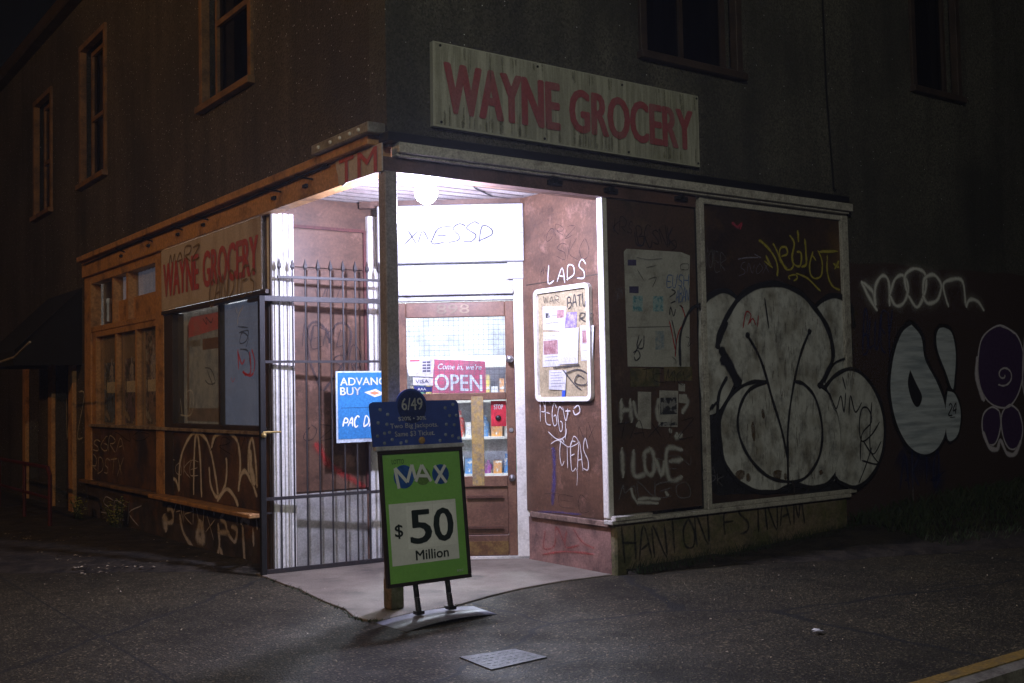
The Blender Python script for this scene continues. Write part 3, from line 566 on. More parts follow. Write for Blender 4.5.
f = MB(); f.box(.89, .965, 1.90, 1.949, .0, 2.85); f.box(.97, 1.07, 1.86, 1.948, .0, 2.85); f.build('corner_boards', M_white, B, bevel=.005)
# door surround
f = MB(); f.pbox(DP, -.12, .0, .012, 2.28, -.06, .05); f.pbox(DP, .965, 1.10, .012, 2.42, -.06, .05); f.build('door_jamb', M_white, B, bevel=.006)
f = MB(); f.pbox(DP, -.12, .965, 2.12, 2.165, -.06, .035); f.pbox(DP, -.12, .965, 2.165, 2.20, -.06, .075); f.pbox(DP, -.12, .965, 2.2, 2.28, -.06, .03); f.pbox(DP, -.10, .964, 2.28, 2.425, -.06, .015); f.pbox(DP, .92, 1.08, 2.285, 2.43, .016, .06); f.build('door_head', mat('door_head_white', (.46, .46, .46), .5, (.33, .32, .32), 6, third=(.2, .18, .17), tsc=7, tlo=.6, thi=.72), B, bevel=.005)
f = MB(); f.pbox(DP, -.14, 1.06, 2.43, 2.905, -.06, .09); TRB = f.build('transom_board', mat('bright_white_board', (.42, .42, .42), .5, (.33, .33, .33), 3, third=(.24, .23, .22), tsc=4, tlo=.58, thi=.75), B, bevel=.006)
f = MB(); f.pbox(DP, -.3, 1.3, 2.906, 2.964, -.06, .0); f.build('upper_boarding', M_red, B)
MB().pbox(DP, .43, .434, 2.43, 2.90, .09, .0915).pbox(DP, -.14, 1.06, 2.66, 2.663, .09, .0915).build('seam', mat('seam_grey', (.25, .25, .28), .8), TRB)
pt = Paint(DP, .0935); script(pt, 'XNESSD', DP.px(402, 245, .09), DP.px(492, 240, .09), .13, .010, .3, .12); pt.build('graffiti_tag', spray('grey_pen', (.012, .01, .04), .2, .95, .15), TRB)
# door
D = MB(); D.pbox(DP, .002, .075, .03, 2.11, -.03, .012); D.pbox(DP, .89, .962, .03, 2.11, -.03, .012); D.pbox(DP, .075, .89, 1.985, 2.11, -.03, .011); D.pbox(DP, .075, .89, 1.30, 1.36, -.03, .011); D.pbox(DP, .075, .89, .59, .68, -.03, .011); D.pbox(DP, .075, .89, .03, .20, -.03, .011); D.pbox(DP, .075, .89, .20, .59, -.03, -.008)
DO = D.build('door', mat('door_brown', (.16, .085, .055), .4, (.10, .05, .035), 5, bump=.1), B, bevel=.006)
f = MB(); f.pbox(DP, .55, .85, .25, .27, -.008, .014); f.pbox(DP, .55, .85, .50, .52, -.008, .014); f.pbox(DP, .12, .45, .25, .27, -.008, .014); f.pbox(DP, .12, .45, .50, .52, -.008, .014); f.build('panel_mould', mat('door_brown_dark', (.10, .045, .03), .5), DO)
f = MB(); f.pbox(DP, .08, .885, .04, .15, .011, .014); f.build('kick_plate', mat('worn_brass', (.22, .14, .05), .45, (.12, .06, .03), 12, metal=.4), DO)
MB().pbox(DP, .075, .89, 1.36, 1.985, -.013, -.006).build('pane', M_glassdoor, DO)
MB().pbox(DP, .075, .89, .68, 1.30, -.013, -.006).build('pane', M_glasslow, DO)
f = MB()
for i in range(20): f.pbox(DP, .095 + i * .041, .0975 + i * .041, 1.36, 1.985, -.022, -.020)
for i in range(15): f.pbox(DP, .075, .89, 1.385 + i * .041, 1.3875 + i * .041, -.0195, -.0175)
f.build('wire_mesh', mat('mesh_wire', (.07, .07, .10), .5), DO)
f = MB(); f.pbox(DP, .60, .70, .60, 1.33, -.02, .013); f.build('post_strip', mat('gold_strip', (.42, .29, .10), .5, (.25, .2, .14), 25, metal=.3), DO, bevel=.003)
f = MB(); f.tube([DP.at(.925, 1.63, .012), DP.at(.925, 1.63, .05)], .018, 10); f.ball(DP.at(.925, 1.63, .06), .032); f.build('knob', M_alu, DO, smooth=True)
f = MB(); f.tube([DP.at(.925, .66, .012), DP.at(.925, .66, .022)], .028, 12); f.ball(DP.at(.925, .66, .03), .022); f.build('lock', M_alu, DO, smooth=True)
f = MB(); f.tube([DP.at(.925, 1.05, .012), DP.at(.925, 1.05, .02)], .018, 12); f.build('lock', M_alu, DO)
lettering('898', DP.at(.33, 2.015, .012), DU, (0, 0, 1), .27, .075, mat('brass_numerals', (.27, .20, .13), .5), DO, name='house_number', bold=.01)
f = MB(); f.pbox(DP, -.1, 1.1, .012, .03, -.2, .05); f.build('threshold', mat('threshold', (.62, .6, .56), .5), B)
# corner post
f = MB(); f.box(-.045, .045, -.045, .045, .012, 2.79); PO = f.build('corner_post', M_post, B, bevel=.006)
f = MB(); f.box(-.048, .048, -.048, .048, .0125, .20); f.build('post_foot', mat('post_foot', (.22, .17, .12), .8, (.12, .10, .05), 12), PO, bevel=.006)
# downpipe cable on upper wall
x0, z0 = RF.px(820, 0); x1, z1 = RF.px(832, 187)
f = MB(); f.tube([RF.at(x0, 6.1, .02), RF.at(x0 + .01, z0, .02), RF.at((x0 + x1) / 2 - .02, (z0 + z1) / 2, .022), RF.at(x1, z1 - .02, .02), RF.at(x1 + .01, 3.09, .04)], .009, 6)
tag(f.build('wall_cable', M_black, origin=(x1, 0, 3.1)), 'thin black cable running down the stucco above the boarded window', 'cable')

# ------------------------------------------------------------------ interior
I = thing('shop_interior', 'bright white shop interior seen through the door glass', 'room', (4, 4, 0))
MB().box(.3, 7, 2.1, 7.5, -.02, .004).box(1.4, 7, .3, 2.1, -.02, .004).build('shop_floor', mat('shop_floor', (.4, .38, .36), .4), I)
MB().box(6.9, 7, .3, 7.5, 0, 2.95).box(.3, 7, 7.4, 7.5, 0, 2.95).box(2.2, 7, .25, .3, 0, 2.95).build('shop_wall', M_room, I)
for (x, y) in ((2.6, 3.2), (4.2, 4.6)):
    l = thing('ceiling_light', 'long fluorescent tube light inside the shop ' + ('near the door' if x < 3 else 'towards the back wall'), 'ceiling light', (x, y, 2.9), 'fluorescent lights inside the shop')
    MB().box(x - .6, x + .6, y - .06, y + .06, 2.90, 2.96).build('housing', M_white, l); MB().box(x - .58, x + .58, y - .04, y + .04, 2.87, 2.899).build('tube', mat('tube_glow', (.9, .9, .9), .5, emit=(.8, .9, 1), es=9), l)
    lamp('ceiling_light_glow', (x, y, 2.75), (.85, .92, 1), 480, .25)
cols = [(.75, .08, .06), (.8, .8, .78), (.1, .3, .65), (.85, .65, .1), (.1, .5, .3), (.75, .35, .1), (.85, .85, .9), (.4, .1, .4)]
mats_g = [mat('goods_%s' % n, c, .4, tuple(.6 * x + .15 for x in c), 22, .45, .5, third=(.75, .72, .66), tsc=16, tlo=.55, thi=.57) for n, c in zip(('red', 'white', 'blue', 'yellow', 'green', 'orange', 'ice', 'purple'), cols)]
cn = ('red', 'white', 'blue', 'yellow', 'green', 'orange', 'pale', 'purple')
cen = Vector((1.45, 1.42, 0)); fw = Vector((.60, .80, 0)); sd = Vector((.80, -.60, 0))
SP = Plane(cen + fw * 2.3 - sd * .9, sd, -fw)
sh = thing('store_shelf', 'white shop shelf unit full of goods seen through the lower door pane', 'shelf', tuple(cen + fw * 2.3))
f = MB(); f.pbox(SP, 0, 2.2, 0, 1.75, -.32, -.30); f.build('back_panel', M_room, sh)
for z in (.12, .5, .88, 1.26, 1.62): MB().pbox(SP, 0, 2.2, z, z + .025, -.30, .0).build('shelf_board', M_white, sh)
ORD = ['first', 'second', 'third', 'fourth', 'fifth', 'sixth', 'seventh', 'eighth', 'ninth', 'tenth', 'eleventh', 'twelfth', 'thirteenth', 'fourteenth', 'fifteenth', 'sixteenth', 'seventeenth', 'eighteenth', 'nineteenth', 'twentieth', 'twenty-first', 'twenty-second', 'twenty-third', 'twenty-fourth', 'twenty-fifth']
for r, z in enumerate((.145, .525, .905, 1.285)):
    u = .04; gi = 0
    while u < 2.05:
        wv = random.uniform(.05, .12); h = random.uniform(.12, .29); k = random.randrange(8); f = MB()
        if random.random() < .5: f.pbox(SP, u, u + wv, z, z + h, -.2, -.03); f.pbox(SP, u + .01, u + wv - .01, z + h * .3, z + h * .7, -.03, -.028); nm = 'goods_box'
        else: f.tube([SP.at(u + wv / 2, z, -.1), SP.at(u + wv / 2, z + h * .65, -.1), SP.at(u + wv / 2, z + h * .8, -.1), SP.at(u + wv / 2, z + h, -.1)], [wv / 2, wv / 2, wv / 5, wv / 5], 8); nm = 'goods_bottle'
        o = f.build(nm, mats_g[k], origin=tuple(SP.at(u + wv / 2, z, -.1)))
        tag(o, '%s %s, %s from the left on the %s board of the shop shelf' % (cn[k], 'carton' if nm == 'goods_box' else 'bottle', ORD[gi], ('lowest', 'second lowest', 'second highest', 'highest')[r]), 'carton' if nm == 'goods_box' else 'bottle', 'goods on the shelf behind the door')
        u += wv + .012; gi += 1
f = MB(); f.pbox(DP, .76, .885, 1.08, 1.29, -.05, -.045)
o = thing('red_notice', 'red notice card hung inside the lower door pane beside the gold strip', 'notice', tuple(DP.at(.82, 1.1, -.05))); f.build('card', mat('notice_red', (.7, .03, .05), .5, emit=(.7, .03, .05), es=.0), o)
lettering('STOP', DP.at(.785, 1.22, -.045), DU, (0, 0, 1), .075, .04, M_white, o, bold=.02); MB().ball(DP.at(.82, 1.15, -.044), .03, 12, .8, .8, .8).build('emblem', M_black, o)

# ------------------------------------------------------------------ entrance lamp
L0 = thing('entrance_lamp', 'glaring bare white lamp under the entrance ceiling', 'lamp', (.50, .34, 2.96))
MB().tube([(.50, .34, 2.965), (.50, .34, 2.93)], .06, 14).tube([(.50, .34, 2.93), (.50, .34, 2.79)], .025, 10).build('lamp_holder', M_white, L0)
MB().ball((.50, .34, 2.76), .08, 20, 1, 1, 1.05).build('bulb', mat('bulb_glow', (1, 1, 1), .5, emit=(.85, .88, 1), es=60), L0, smooth=True)

# ------------------------------------------------------------------ signs
sg = thing('shop_sign', 'long pale mossy board with faded red capital letters on the right wall', 'shop sign', (1.6, -.02, 3.1))
f = MB(); f.slab(RF, [(.325, 3.122), (2.812, 3.112), (2.812, 3.684), (.330, 3.694)], .006, .05); bd = f.build('sign_board', M_signbd, sg, bevel=.003)
def mosspaint():
    m = spray('moss_runs', (.12, .11, .03), .2, .75, 1.0, 3.0, streaks=(5, 5, .55)); return m
pt = Paint(RF, .0515); pt.fill([(.34, 3.135), (2.80, 3.12), (2.80, 3.68), (.34, 3.685)], k=1); pt.build('grime', spray('sign_grime', (.16, .16, .09), .2, .28, 1.6, 4.0, streaks=(6, 6, .35)), bd)
pt = Paint(RF, .0522)
for i in range(70):
    u = random.choice([random.uniform(.36, 2.78), random.gauss(1.55, .25), random.gauss(2.45, .15), random.gauss(.7, .15)]); u = min(2.78, max(.36, u)); l = random.uniform(.03, .16)
    if random.random() < .6: pt.stroke([(u, 3.135), (u + .003, 3.135 + l)], random.uniform(.012, .035))
    else: pt.stroke([(u, 3.675 - (u - .33) * .004), (u + .002, 3.675 - l * 1.3)], random.uniform(.01, .03))
tag(pt.build('moss_stains', spray('moss_runs', (.10, .095, .03), .5, .45, .8, 30), bd), kind='stuff')
lettering('WAYNE', RF.at(.42, 3.225, .053), (1, 0, 0), (0, 0, 1), .96, .335, M_letred, sg, bold=.075)
lettering('GROCERY', RF.at(1.49, 3.235, .053), (1, 0, 0), (0, 0, 1), 1.235, .31, M_letred, sg, bold=.075)
for u, v in ((.385, 3.67), (1.2, 3.66), (2.0, 3.65), (2.79, 3.66), (.385, 3.155), (1.25, 3.15), (2.05, 3.145), (2.79, 3.14)):
    MB().tube([RF.at(u, v, .05), RF.at(u, v, .056)], .009, 8).build('screw', M_black, sg)
sg = thing('shop_sign', 'faded grey board with red capital letters and yellow scrawls above the left side window', 'shop sign', (-.05, 3.1, 2.2))
f = MB(); f.slab(LF, [(-4.33, 2.205), (-1.95, 2.205), (-1.95, 2.785), (-4.33, 2.785)], .022, .036); f.build('sign_board', M_signbd_l, sg, bevel=.003)
lettering('WAYNE', LF.at(-4.25, 2.33, .037), (0, -1, 0), (0, 0, 1), .93, .31, M_letred2, sg, bold=.07)
lettering('GROCERY', LF.at(-3.20, 2.33, .037), (0, -1, 0), (0, 0, 1), 1.20, .31, M_letred2, sg, bold=.07)
pt = Paint(LF, .0405); script(pt, 'MARZ', LF.px(168, 270, .04), LF.px(200, 258, .04), .13, .026, .2); script(pt, 'CANDIES', LF.px(208, 306, .04), LF.px(256, 292, .04), .22, .026, .2); pt.build('graffiti_tag', spray('ochre_tag', (.16, .10, .03), .3, .85), sg)
# fragment of an old sign on the corner
sg = thing('sign_fragment', 'broken pale sign piece with two red capitals wrapping the corner of the fascia', 'sign fragment', (-.06, .3, 2.8))
f = MB(); f.slab(LF, [(-.60, 2.975), (-.585, 2.90), (-.565, 2.86), (-.555, 2.80), (-.50, 2.775), (-.44, 2.79), (.045, 2.785), (.045, 2.965), (-.3, 2.965)], .057, .066); f.build('board', M_signbd_l, sg)
lettering('T', LF.at(-.53, 2.79, .067), (0, -1, 0), (0, 0, 1), .20, .165, M_letred2, sg, bold=.05)
lettering('M', LF.at(-.27, 2.79, .067), (0, -1, 0), (0, 0, 1), .26, .165, M_letred2, sg, bold=.03)
gt = thing('gutter_cap', 'short grey metal gutter piece with pale rivets on the corner above the fascia', 'gutter', (-.1, .4, 3.03))
MB().pbox(LF, -.80, .02, 3.032, 3.10, .02, .15).build('channel', mat('galvanised', (.32, .31, .29), .5, (.18, .16, .14), 9, metal=.3), gt, bevel=.006)
for u in (-.68, -.5, -.36, -.22, -.1): MB().ball(LF.at(u, 3.065, .152), .014).build('rivet', M_white, gt)

# ------------------------------------------------------------------ gate
GP = Plane((-.10, 1.80, 0), Vector((1.06, -.10, 0)), Vector((-.10, -1.06, 0)))
G = thing('security_gate', 'black iron gate with spear tips folded open against the red hoarding', 'gate', (-.1, 1.80, 0))
for z, th in ((2.29, .010), (2.12, .020), (1.63, .010), (.58, .012), (.03, .016)):
    MB().pbox(GP, 0.0 if z != 2.29 else .13, 1.09, z - th, z + th, -.012, .012).build('rail', M_dark, G)
for i in range(10):
    u = .145 + i * .105; f = MB(); f.tube([GP.at(u, .03, 0), GP.at(u, 2.36, 0)], .007, 6)
    b_ = f.build('bar', M_dark, G)
    s = MB(); s.tube([GP.at(u, 2.345, 0), GP.at(u, 2.37, 0), GP.at(u, 2.385, 0), GP.at(u, 2.44, 0)], [.006, .019, .017, .002], 4); s.build('spear_tip', M_dark, b_)
f = MB(); f.pbox(GP, -.022, .022, .0, 2.14, -.022, .022); f.build('hinge_post', mat('post_black', (.008, .007, .007), .6), G, bevel=.003)
f = MB(); f.box(-.10, .0, 1.845, 1.86, 2.10, 2.13).box(-.10, .0, 1.845, 1.86, .46, .475).box(-.10, .0, 1.845, 1.86, 1.08, 1.10); f.build('wall_bracket', M_dark, G)
f = MB(); f.box(-.11, -.085, 1.83, 2.05, 2.105, 2.13); f.build('top_stay', M_dark, G)
MB().ball(GP.at(.0, 1.07, .03), .022).tube([GP.at(0, 1.09, .02), GP.at(.14, 1.09, .02)], .008, 6).build('latch', mat('brass', (.55, .40, .15), .4, metal=.6), G)
# blue poster on the gate
p0, p1 = GP.px(336, 370, .03), GP.px(390, 441, .03)
ad = thing('wall_poster', 'bright blue poster with white capitals and a ticket drawing hung on the gate', 'poster', tuple(GP.at(p0[0], p1[1], .02)))
u0, u1, v0, v1 = p0[0], p1[0] + .05, p1[1], p0[1] - .01
MB().pbox(GP, u0, u1, v0, v1, .015, .022).build('frame', mat('pale_frame', (.55, .62, .70), .5), ad, bevel=.002)
MB().pbox(GP, u0 + .015, u1 - .015, v0 + .03, v1 - .012, .0225, .0245).build('sheet', mat('cyan_print', (.03, .17, .42), .45, (.035, .20, .45), 2), ad)
MB().pbox(GP, u0 + .04, u1 - .04, v0 + .275, v0 + .279, .0246, .0252).build('rule_line', mat('navy', (.01, .05, .16), .5), ad)
gu, gz = GP.u, Vector((0, 0, 1)); Wt = mat('white_print', (.8, .8, .8), .5)
H = v1 - v0
lettering('ADVANCE', GP.at(u0 + .035, v0 + H * .80, .024), gu, gz, .44, .062, Wt, ad, bold=.04)
lettering('BUY', GP.at(u0 + .035, v0 + H * .665, .024), gu, gz, .175, .062, Wt, ad, bold=.04)
pt = Paint(GP, .026); pt.fill([(u0 + .24, v0 + H * .70), (u0 + .33, v0 + H * .63), (u0 + .42, v0 + H * .67), (u0 + .34, v0 + H * .745)], k=1); pt.build('ticket_picture', spray('ticket_white', (.8, .78, .76), .2, 1, .1), ad)
pt = Paint(GP, .0265); pt.fill([(u0 + .28, v0 + H * .69), (u0 + .33, v0 + H * .66), (u0 + .38, v0 + H * .685), (u0 + .33, v0 + H * .715)], k=1); pt.build('ticket_picture', spray('ticket_orange', (.75, .25, .12), .2, 1, .1), ad)
pt = Paint(GP, .026); script(pt, 'PAC DAY', (u0 + .05, v0 + H * .23), (u0 + .36, v0 + H * .20), .075, .014, .2); pt.build('handwriting', spray('white_pen', (.85, .87, .9), .2, 1, .1), ad)

# ------------------------------------------------------------------ door sign, stickers
def card(name, label, cat, P, pts, off, m, th=.003, group=None):
    t = thing(name, label, cat, tuple(P.at(pts[0][0], pts[0][1], off)), group); MB().slab(P, pts, off, off + th).build('card', m, t); return t
def pxq(P, pts, off=0): return [P.px(x, y, off) for x, y in pts]
q = [DP.px(x, y, .0) for x, y in ((431, 393), (486, 394), (485, 361), (434, 359))]
t = card('open_sign', 'red sign in white letters saying open, inside the door glass', 'sign', DP, q, -.045, mat('open_red', (.62, .02, .09), .45, emit=(.62, .02, .09), es=.10))
tu = (DP.at(*q[1]) - DP.at(*q[0])).normalized(); o_ = DP.at(q[0][0], q[0][1], -.041)
wo = (DP.at(*q[1]) - DP.at(*q[0])).length; tv = Vector((0, 0, 1))
lettering('OPEN', o_ + tu * .03 + tv * .022, tu, tv, wo * .86, .135, mat('open_white', (.85, .85, .85), .5, emit=(1, 1, 1), es=.12), t, bold=.03)
lettering("Come in, we're", o_ + tu * .05 + tv * .19, tu, tv, wo * .80, .055, _m['open_white'], t, bold=.02, slant=.25)
q = pxq(DP, ((409, 376), (433, 377), (434, 360), (431, 357.5), (412, 357), (408, 361), (407.5, 372)))
t = card('door_sticker', 'rounded white hours sticker at the left of the door glass', 'sticker', DP, q, -.004, mat('sticker_white', (.75, .74, .76), .5))
f = MB()
for i in range(4): f.pbox(DP, q[1][0] - .085, q[1][0] - .055, q[0][1] + .03 + i * .024, q[0][1] + .046 + i * .024, -.0009, .0); f.pbox(DP, q[1][0] - .05, q[1][0] - .02, q[0][1] + .03 + i * .024, q[0][1] + .046 + i * .024, -.0009, .0)
f.build('print', mat('dark_print', (.1, .1, .16), .5), t); MB().pbox(DP, q[0][0] + .01, q[0][0] + .09, q[0][1] + .118, q[0][1] + .132, -.0009, 0).build('print', mat('pink_print', (.6, .1, .15), .5), t)
q = pxq(DP, ((413, 385), (433, 385.5), (433, 378), (413, 377.5))); t = card('door_sticker', 'white card payment sticker under the rounded hours sticker', 'sticker', DP, q, -.004, _m['sticker_white']); lettering('VISA', DP.at(q[0][0] + .02, q[0][1] + .014, -.001), DU, tv, .11, .03, _m['dark_print'], t, bold=.03)
q = pxq(DP, ((414, 392), (432, 392), (432, 386.5), (414, 386))); t = card('door_sticker', 'small navy sticker lowest of those beside the open sign', 'sticker', DP, q, -.0038, mat('navy2', (.02, .03, .16), .5)); lettering('AAA', DP.at(q[0][0] + .03, q[0][1] + .012, -.001), DU, tv, .07, .02, Wt, t, bold=.03)

# ------------------------------------------------------------------ notice board in the entrance
nb = thing('notice_board', 'white framed notice board with cork back on the right side of the entrance', 'notice board', (1.84, .5, 1.28))
def rrect(u0, u1, v0, v1, r, k=4):
    o = []
    for cx, cy, a in ((u1 - r, v0 + r, -90), (u1 - r, v1 - r, 0), (u0 + r, v1 - r, 90), (u0 + r, v0 + r, 180)):
        for i in range(k + 1): t = math.radians(a + 90 * i / k); o.append((cx + r * math.cos(t), cy + r * math.sin(t)))
    return o
b0 = (-.865, -.175, 1.28, 2.175)
outer, inner = rrect(*b0, .05), rrect(b0[0] + .035, b0[1] - .035, b0[2] + .035, b0[3] - .035, .025); n_ = len(outer); f = MB()
f.v = [RS.at(u, v, .0) for u, v in outer] + [RS.at(u, v, .035) for u, v in outer] + [RS.at(u, v, .035) for u, v in inner] + [RS.at(u, v, .01) for u, v in inner]
for i in range(n_):
    j = (i + 1) % n_
    for k in range(3): f.f.append((k * n_ + i, k * n_ + j, (k + 1) * n_ + j, (k + 1) * n_ + i))
f.build('board_frame', M_white, nb)
MB().slab(RS, inner, .002, .011).build('board_back', mat('cork', (.33, .27, .17), .9, (.22, .18, .11), 9, fine=.3), nb)
PAP = mat('notice_paper', (.50, .50, .51), .8, (.40, .40, .42), 4)
def paper(P, quad, off, label, m=PAP, marks=(), lines=0, name='paper_notice', grp=None):
    pts = [P.px(x, y, off) for x, y in quad]; t = card(name, label, 'notice', P, pts, off, m, .0012, grp)
    us = [p[0] for p in pts]; vs = [p[1] for p in pts]; a, b_, c, d = min(us), max(us), min(vs), max(vs)
    if lines:
        f = MB()
        for i in range(lines):
            v = d - (d - c) * (.12 + .8 * i / lines); f.pbox(P, a + (b_ - a) * .12, a + (b_ - a) * random.uniform(.6, .9), v - .0025, v + .0025, off + .0013, off + .0018)
        f.build('print', mat('grey_print', (.25, .25, .28), .8), t)
    for (x0, x1, y0, y1, mm) in marks: MB().pbox(P, a + (b_ - a) * x0, a + (b_ - a) * x1, c + (d - c) * y0, c + (d - c) * y1, off + .0014, off + .002).build('picture', mm, t)
    return t
def zz(ox, oy, s, pts): return [(ox + x / s, oy + y / s) for x, y in pts]
Zb = lambda pts: zz(536, 280, 5.257, pts)
PK = mat('pink_photo', (.20, .09, .10), .6, (.35, .22, .22), 18); PU = mat('purple_ink', (.14, .09, .32), .6, (.36, .32, .48), 20); TL = mat('teal_photo', (.10, .26, .32), .6, (.30, .42, .44), 22, lo=.45, hi=.5); BK = mat('black_photo', (.03, .03, .035), .6, (.25, .25, .25), 16, .5, .55)
paper(RS, Zb([(38, 262), (150, 268), (160, 140), (36, 140)]), .012, 'white notice with a small red picture, top left on the notice board', marks=((.6, .9, .5, .8, PK), (.12, .3, .55, .75, BK)), lines=3)
paper(RS, Zb([(150, 250), (212, 248), (215, 168), (165, 172)]), .0125, 'small purple scribbled paper at the middle top of the notice board', m=PU)
paper(RS, Zb([(36, 458), (125, 452), (128, 272), (40, 275)]), .014, 'white notice with a brownish photo at the left of the notice board', marks=((.08, .85, .35, .75, PK),), lines=8)
paper(RS, Zb([(118, 445), (220, 438), (225, 250), (128, 258)]), .0165, 'large blank white sheet in the middle of the notice board', marks=())
paper(RS, Zb([(238, 425), (298, 420), (305, 238), (232, 240)]), .013, 'grey notice with a pink figure at the right of the notice board', marks=((.15, .6, .5, .85, PK),), lines=4)
paper(RS, Zb([(68, 575), (155, 580), (160, 475), (70, 475)]), .018, 'small white printed card low on the notice board', lines=6)
paper(RS, Zb([(135, 642), (150, 642), (156, 580), (138, 580)]), .019, 'strip of blue tape at the foot of the notice board', m=mat('blue_tape', (.03, .08, .5), .5), name='tape_strip')
pt = Paint(RS, .0128); script(pt, 'BATU', RS.px(*Zb([(165, 150)])[0], .012), RS.px(*Zb([(270, 130)])[0], .012), .09, .013, .0); script(pt, 'WAR', RS.px(*Zb([(40, 125)])[0], .012), RS.px(*Zb([(130, 122)])[0], .012), .06, .006, .0)
script(pt, 'RS', RS.px(*Zb([(228, 220)])[0], .012), RS.px(*Zb([(300, 212)])[0], .012), .07, .012)
pt.stroke(Zp(RS, 536, 280, 5.257, [(170, 490), (230, 470), (285, 500), (270, 550), (215, 540), (230, 500), (265, 520)]), .014); pt.stroke(Zp(RS, 536, 280, 5.257, [(150, 470), (210, 545), (250, 580)]), .016); pt.stroke(Zp(RS, 536, 280, 5.257, [(100, 462), (180, 452), (240, 446)]), .02); pt.stroke(Zp(RS, 536, 280, 5.257, [(300, 400), (292, 340), (300, 290), (296, 250)]), .01)
pt.build('graffiti_tag', spray('black_marker', (.02, .02, .025), .2, .9, .3), nb)
# tags on the red side wall
P1 = spray('white_marker', (.72, .70, .72), .25, .85, .25)
pt = Paint(RS, .004); script(pt, 'LADS', RS.px(547, 284), RS.px(587, 278), .13, .012, .1, .1); script(pt, 'PEGGY', RS.px(541, 420), RS.px(570, 436), .19, .010, .0, .1); pt.stroke(Zp(RS, 520, 370, 3.25, [(95, 200), (125, 225), (150, 215), (155, 190)]), .01); script(pt, 'CIEAS', RS.px(560, 468), RS.px(591, 472), .22, .010, .0, .1)
pt.stroke(Zp(RS, 520, 370, 3.25, [(105, 240), (130, 228), (165, 250), (180, 215), (195, 235), (170, 250)]), .008); pt.stroke(Zp(RS, 520, 370, 3.25, [(190, 320), (192, 345), (190, 375)]), .006); pt.stroke(Zp(RS, 520, 370, 3.25, [(180, 125), (195, 115), (200, 135), (185, 145), (178, 130)]), .012); pt.stroke(Zp(RS, 520, 370, 3.25, [(160, 125), (162, 145)]), .012); pt.stroke(Zp(RS, 520, 370, 3.25, [(152, 133), (170, 133)]), .012)
pt.build('graffiti_tag', P1, WR)
pt = Paint(RS, .003); pt.stroke(Zp(RS, 520, 370, 3.25, [(110, 250), (112, 350), (105, 440)]), .07); pt.stroke(Zp(RS, 520, 370, 3.25, [(60, 460), (120, 462), (200, 470)]), .02); pt.build('graffiti_tag', spray('faint_blue', (.03, .04, .25), .5, .5, .6), WR)
pt = Paint(RS, -.008); 
for a in ([(80, 520), (75, 580), (110, 570), (115, 510), (140, 560)], [(150, 520), (145, 575), (190, 570)], [(170, 515), (200, 560), (240, 580)], [(70, 600), (150, 590), (240, 600)]): pt.stroke(Zp(RS, 520, 370, 3.25, a), .02)
pt.build('graffiti_tag', spray('red_scrawl', (.45, .04, .03), .4, .6, .6), WR)
for (tx, ax, ay, bx, by, h_, wd_) in (('SKO', 556, 262, 590, 258, .16, .007), ('ORZ', 545, 240, 575, 236, .10, .005), ('NX', 578, 440, 596, 440, .12, .006), ('TEC', 545, 505, 590, 512, .10, .006), ('AM', 540, 275, 548, 275, .06, .005)):
    pt = Paint(RS, .0034); script(pt, tx, RS.px(ax, ay), RS.px(bx, by), h_, wd_, .15, .18); pt.build('graffiti_tag', spray('dark_marker', (.03, .02, .025), .3, .7, .4), WR)
# heart and red smear on the hoarding
LSg = Plane((0, 1.935, 0), (1, 0, 0), (0, -1, 0)); pt = Paint(LSg, .004)
pt.stroke(Zp(LSg, 250, 130, 2.53, [(180, 660), (150, 580), (145, 510), (165, 485), (195, 510), (200, 540)]), .03); pt.stroke(Zp(LSg, 250, 130, 2.53, [(200, 540), (215, 495), (240, 490), (255, 520), (235, 590), (185, 660)]), .03); pt.build('graffiti_tag', spray('dark_heart', (.05, .03, .03), .35, .75, .4), WL)
for (tx, ax, ay, bx, by, h_, wd_) in (('NEKO', 300, 345, 345, 345, .14, .010), ('SR', 330, 380, 360, 382, .22, .014), ('OZAK', 302, 440, 360, 440, .12, .010), ('VU', 310, 300, 340, 298, .12, .008)):
    pt = Paint(LSg, .0075); script(pt, tx, LSg.px(ax, ay), LSg.px(bx, by), h_, wd_, .15, .18); pt.build('graffiti_tag', _m['dark_marker'], WL)
pt = Paint(LSg, .006); pt.stroke(Zp(LSg, 250, 360, 2.438, [(160, 200), (185, 245), (215, 270), (280, 310)]), .09); pt.build('graffiti_tag', spray('red_smear', (.5, .02, .02), .5, .55, .6), WL)

# ------------------------------------------------------------------ graffiti on the right facade
pt = Paint(RF, .006); script(pt, 'BCSNK', RF.px(637, 245), RF.px(675, 246), .16, .014, -.1, .12); pt.stroke(Zp(RF, 520, 170, 3.25, [(370, 200), (375, 240), (395, 245), (405, 215)]), .012); pt.stroke(Zp(RF, 520, 170, 3.25, [(480, 240), (500, 228), (505, 250), (490, 262)]), .012); pt.build('graffiti_tag', spray('faint_black', (.02, .015, .015), .3, .8, .4), BAY)
pt = Paint(RF, .006)
for a in ([(100, 110), (95, 225)], [(140, 110), (145, 225)], [(98, 165), (143, 165)], [(155, 120), (165, 180), (190, 215), (165, 240)], [(275, 110), (265, 150), (270, 220)], [(390, 90), (410, 130), (380, 180)], [(325, 250), (330, 275)], [(360, 270), (355, 295), (385, 280)],
          [(100, 340), (103, 485)], [(155, 350), (155, 470), (215, 465)], [(235, 350), (205, 370), (210, 450), (235, 470), (250, 440), (245, 370), (230, 345)], [(255, 390), (285, 470), (300, 400)], [(385, 355), (310, 350), (320, 490), (385, 480)], [(318, 405), (385, 400)]):
    pt.stroke(Zp(RF, 600, 375, 4.71, a), .065 if a[0][1] > 300 else .06)
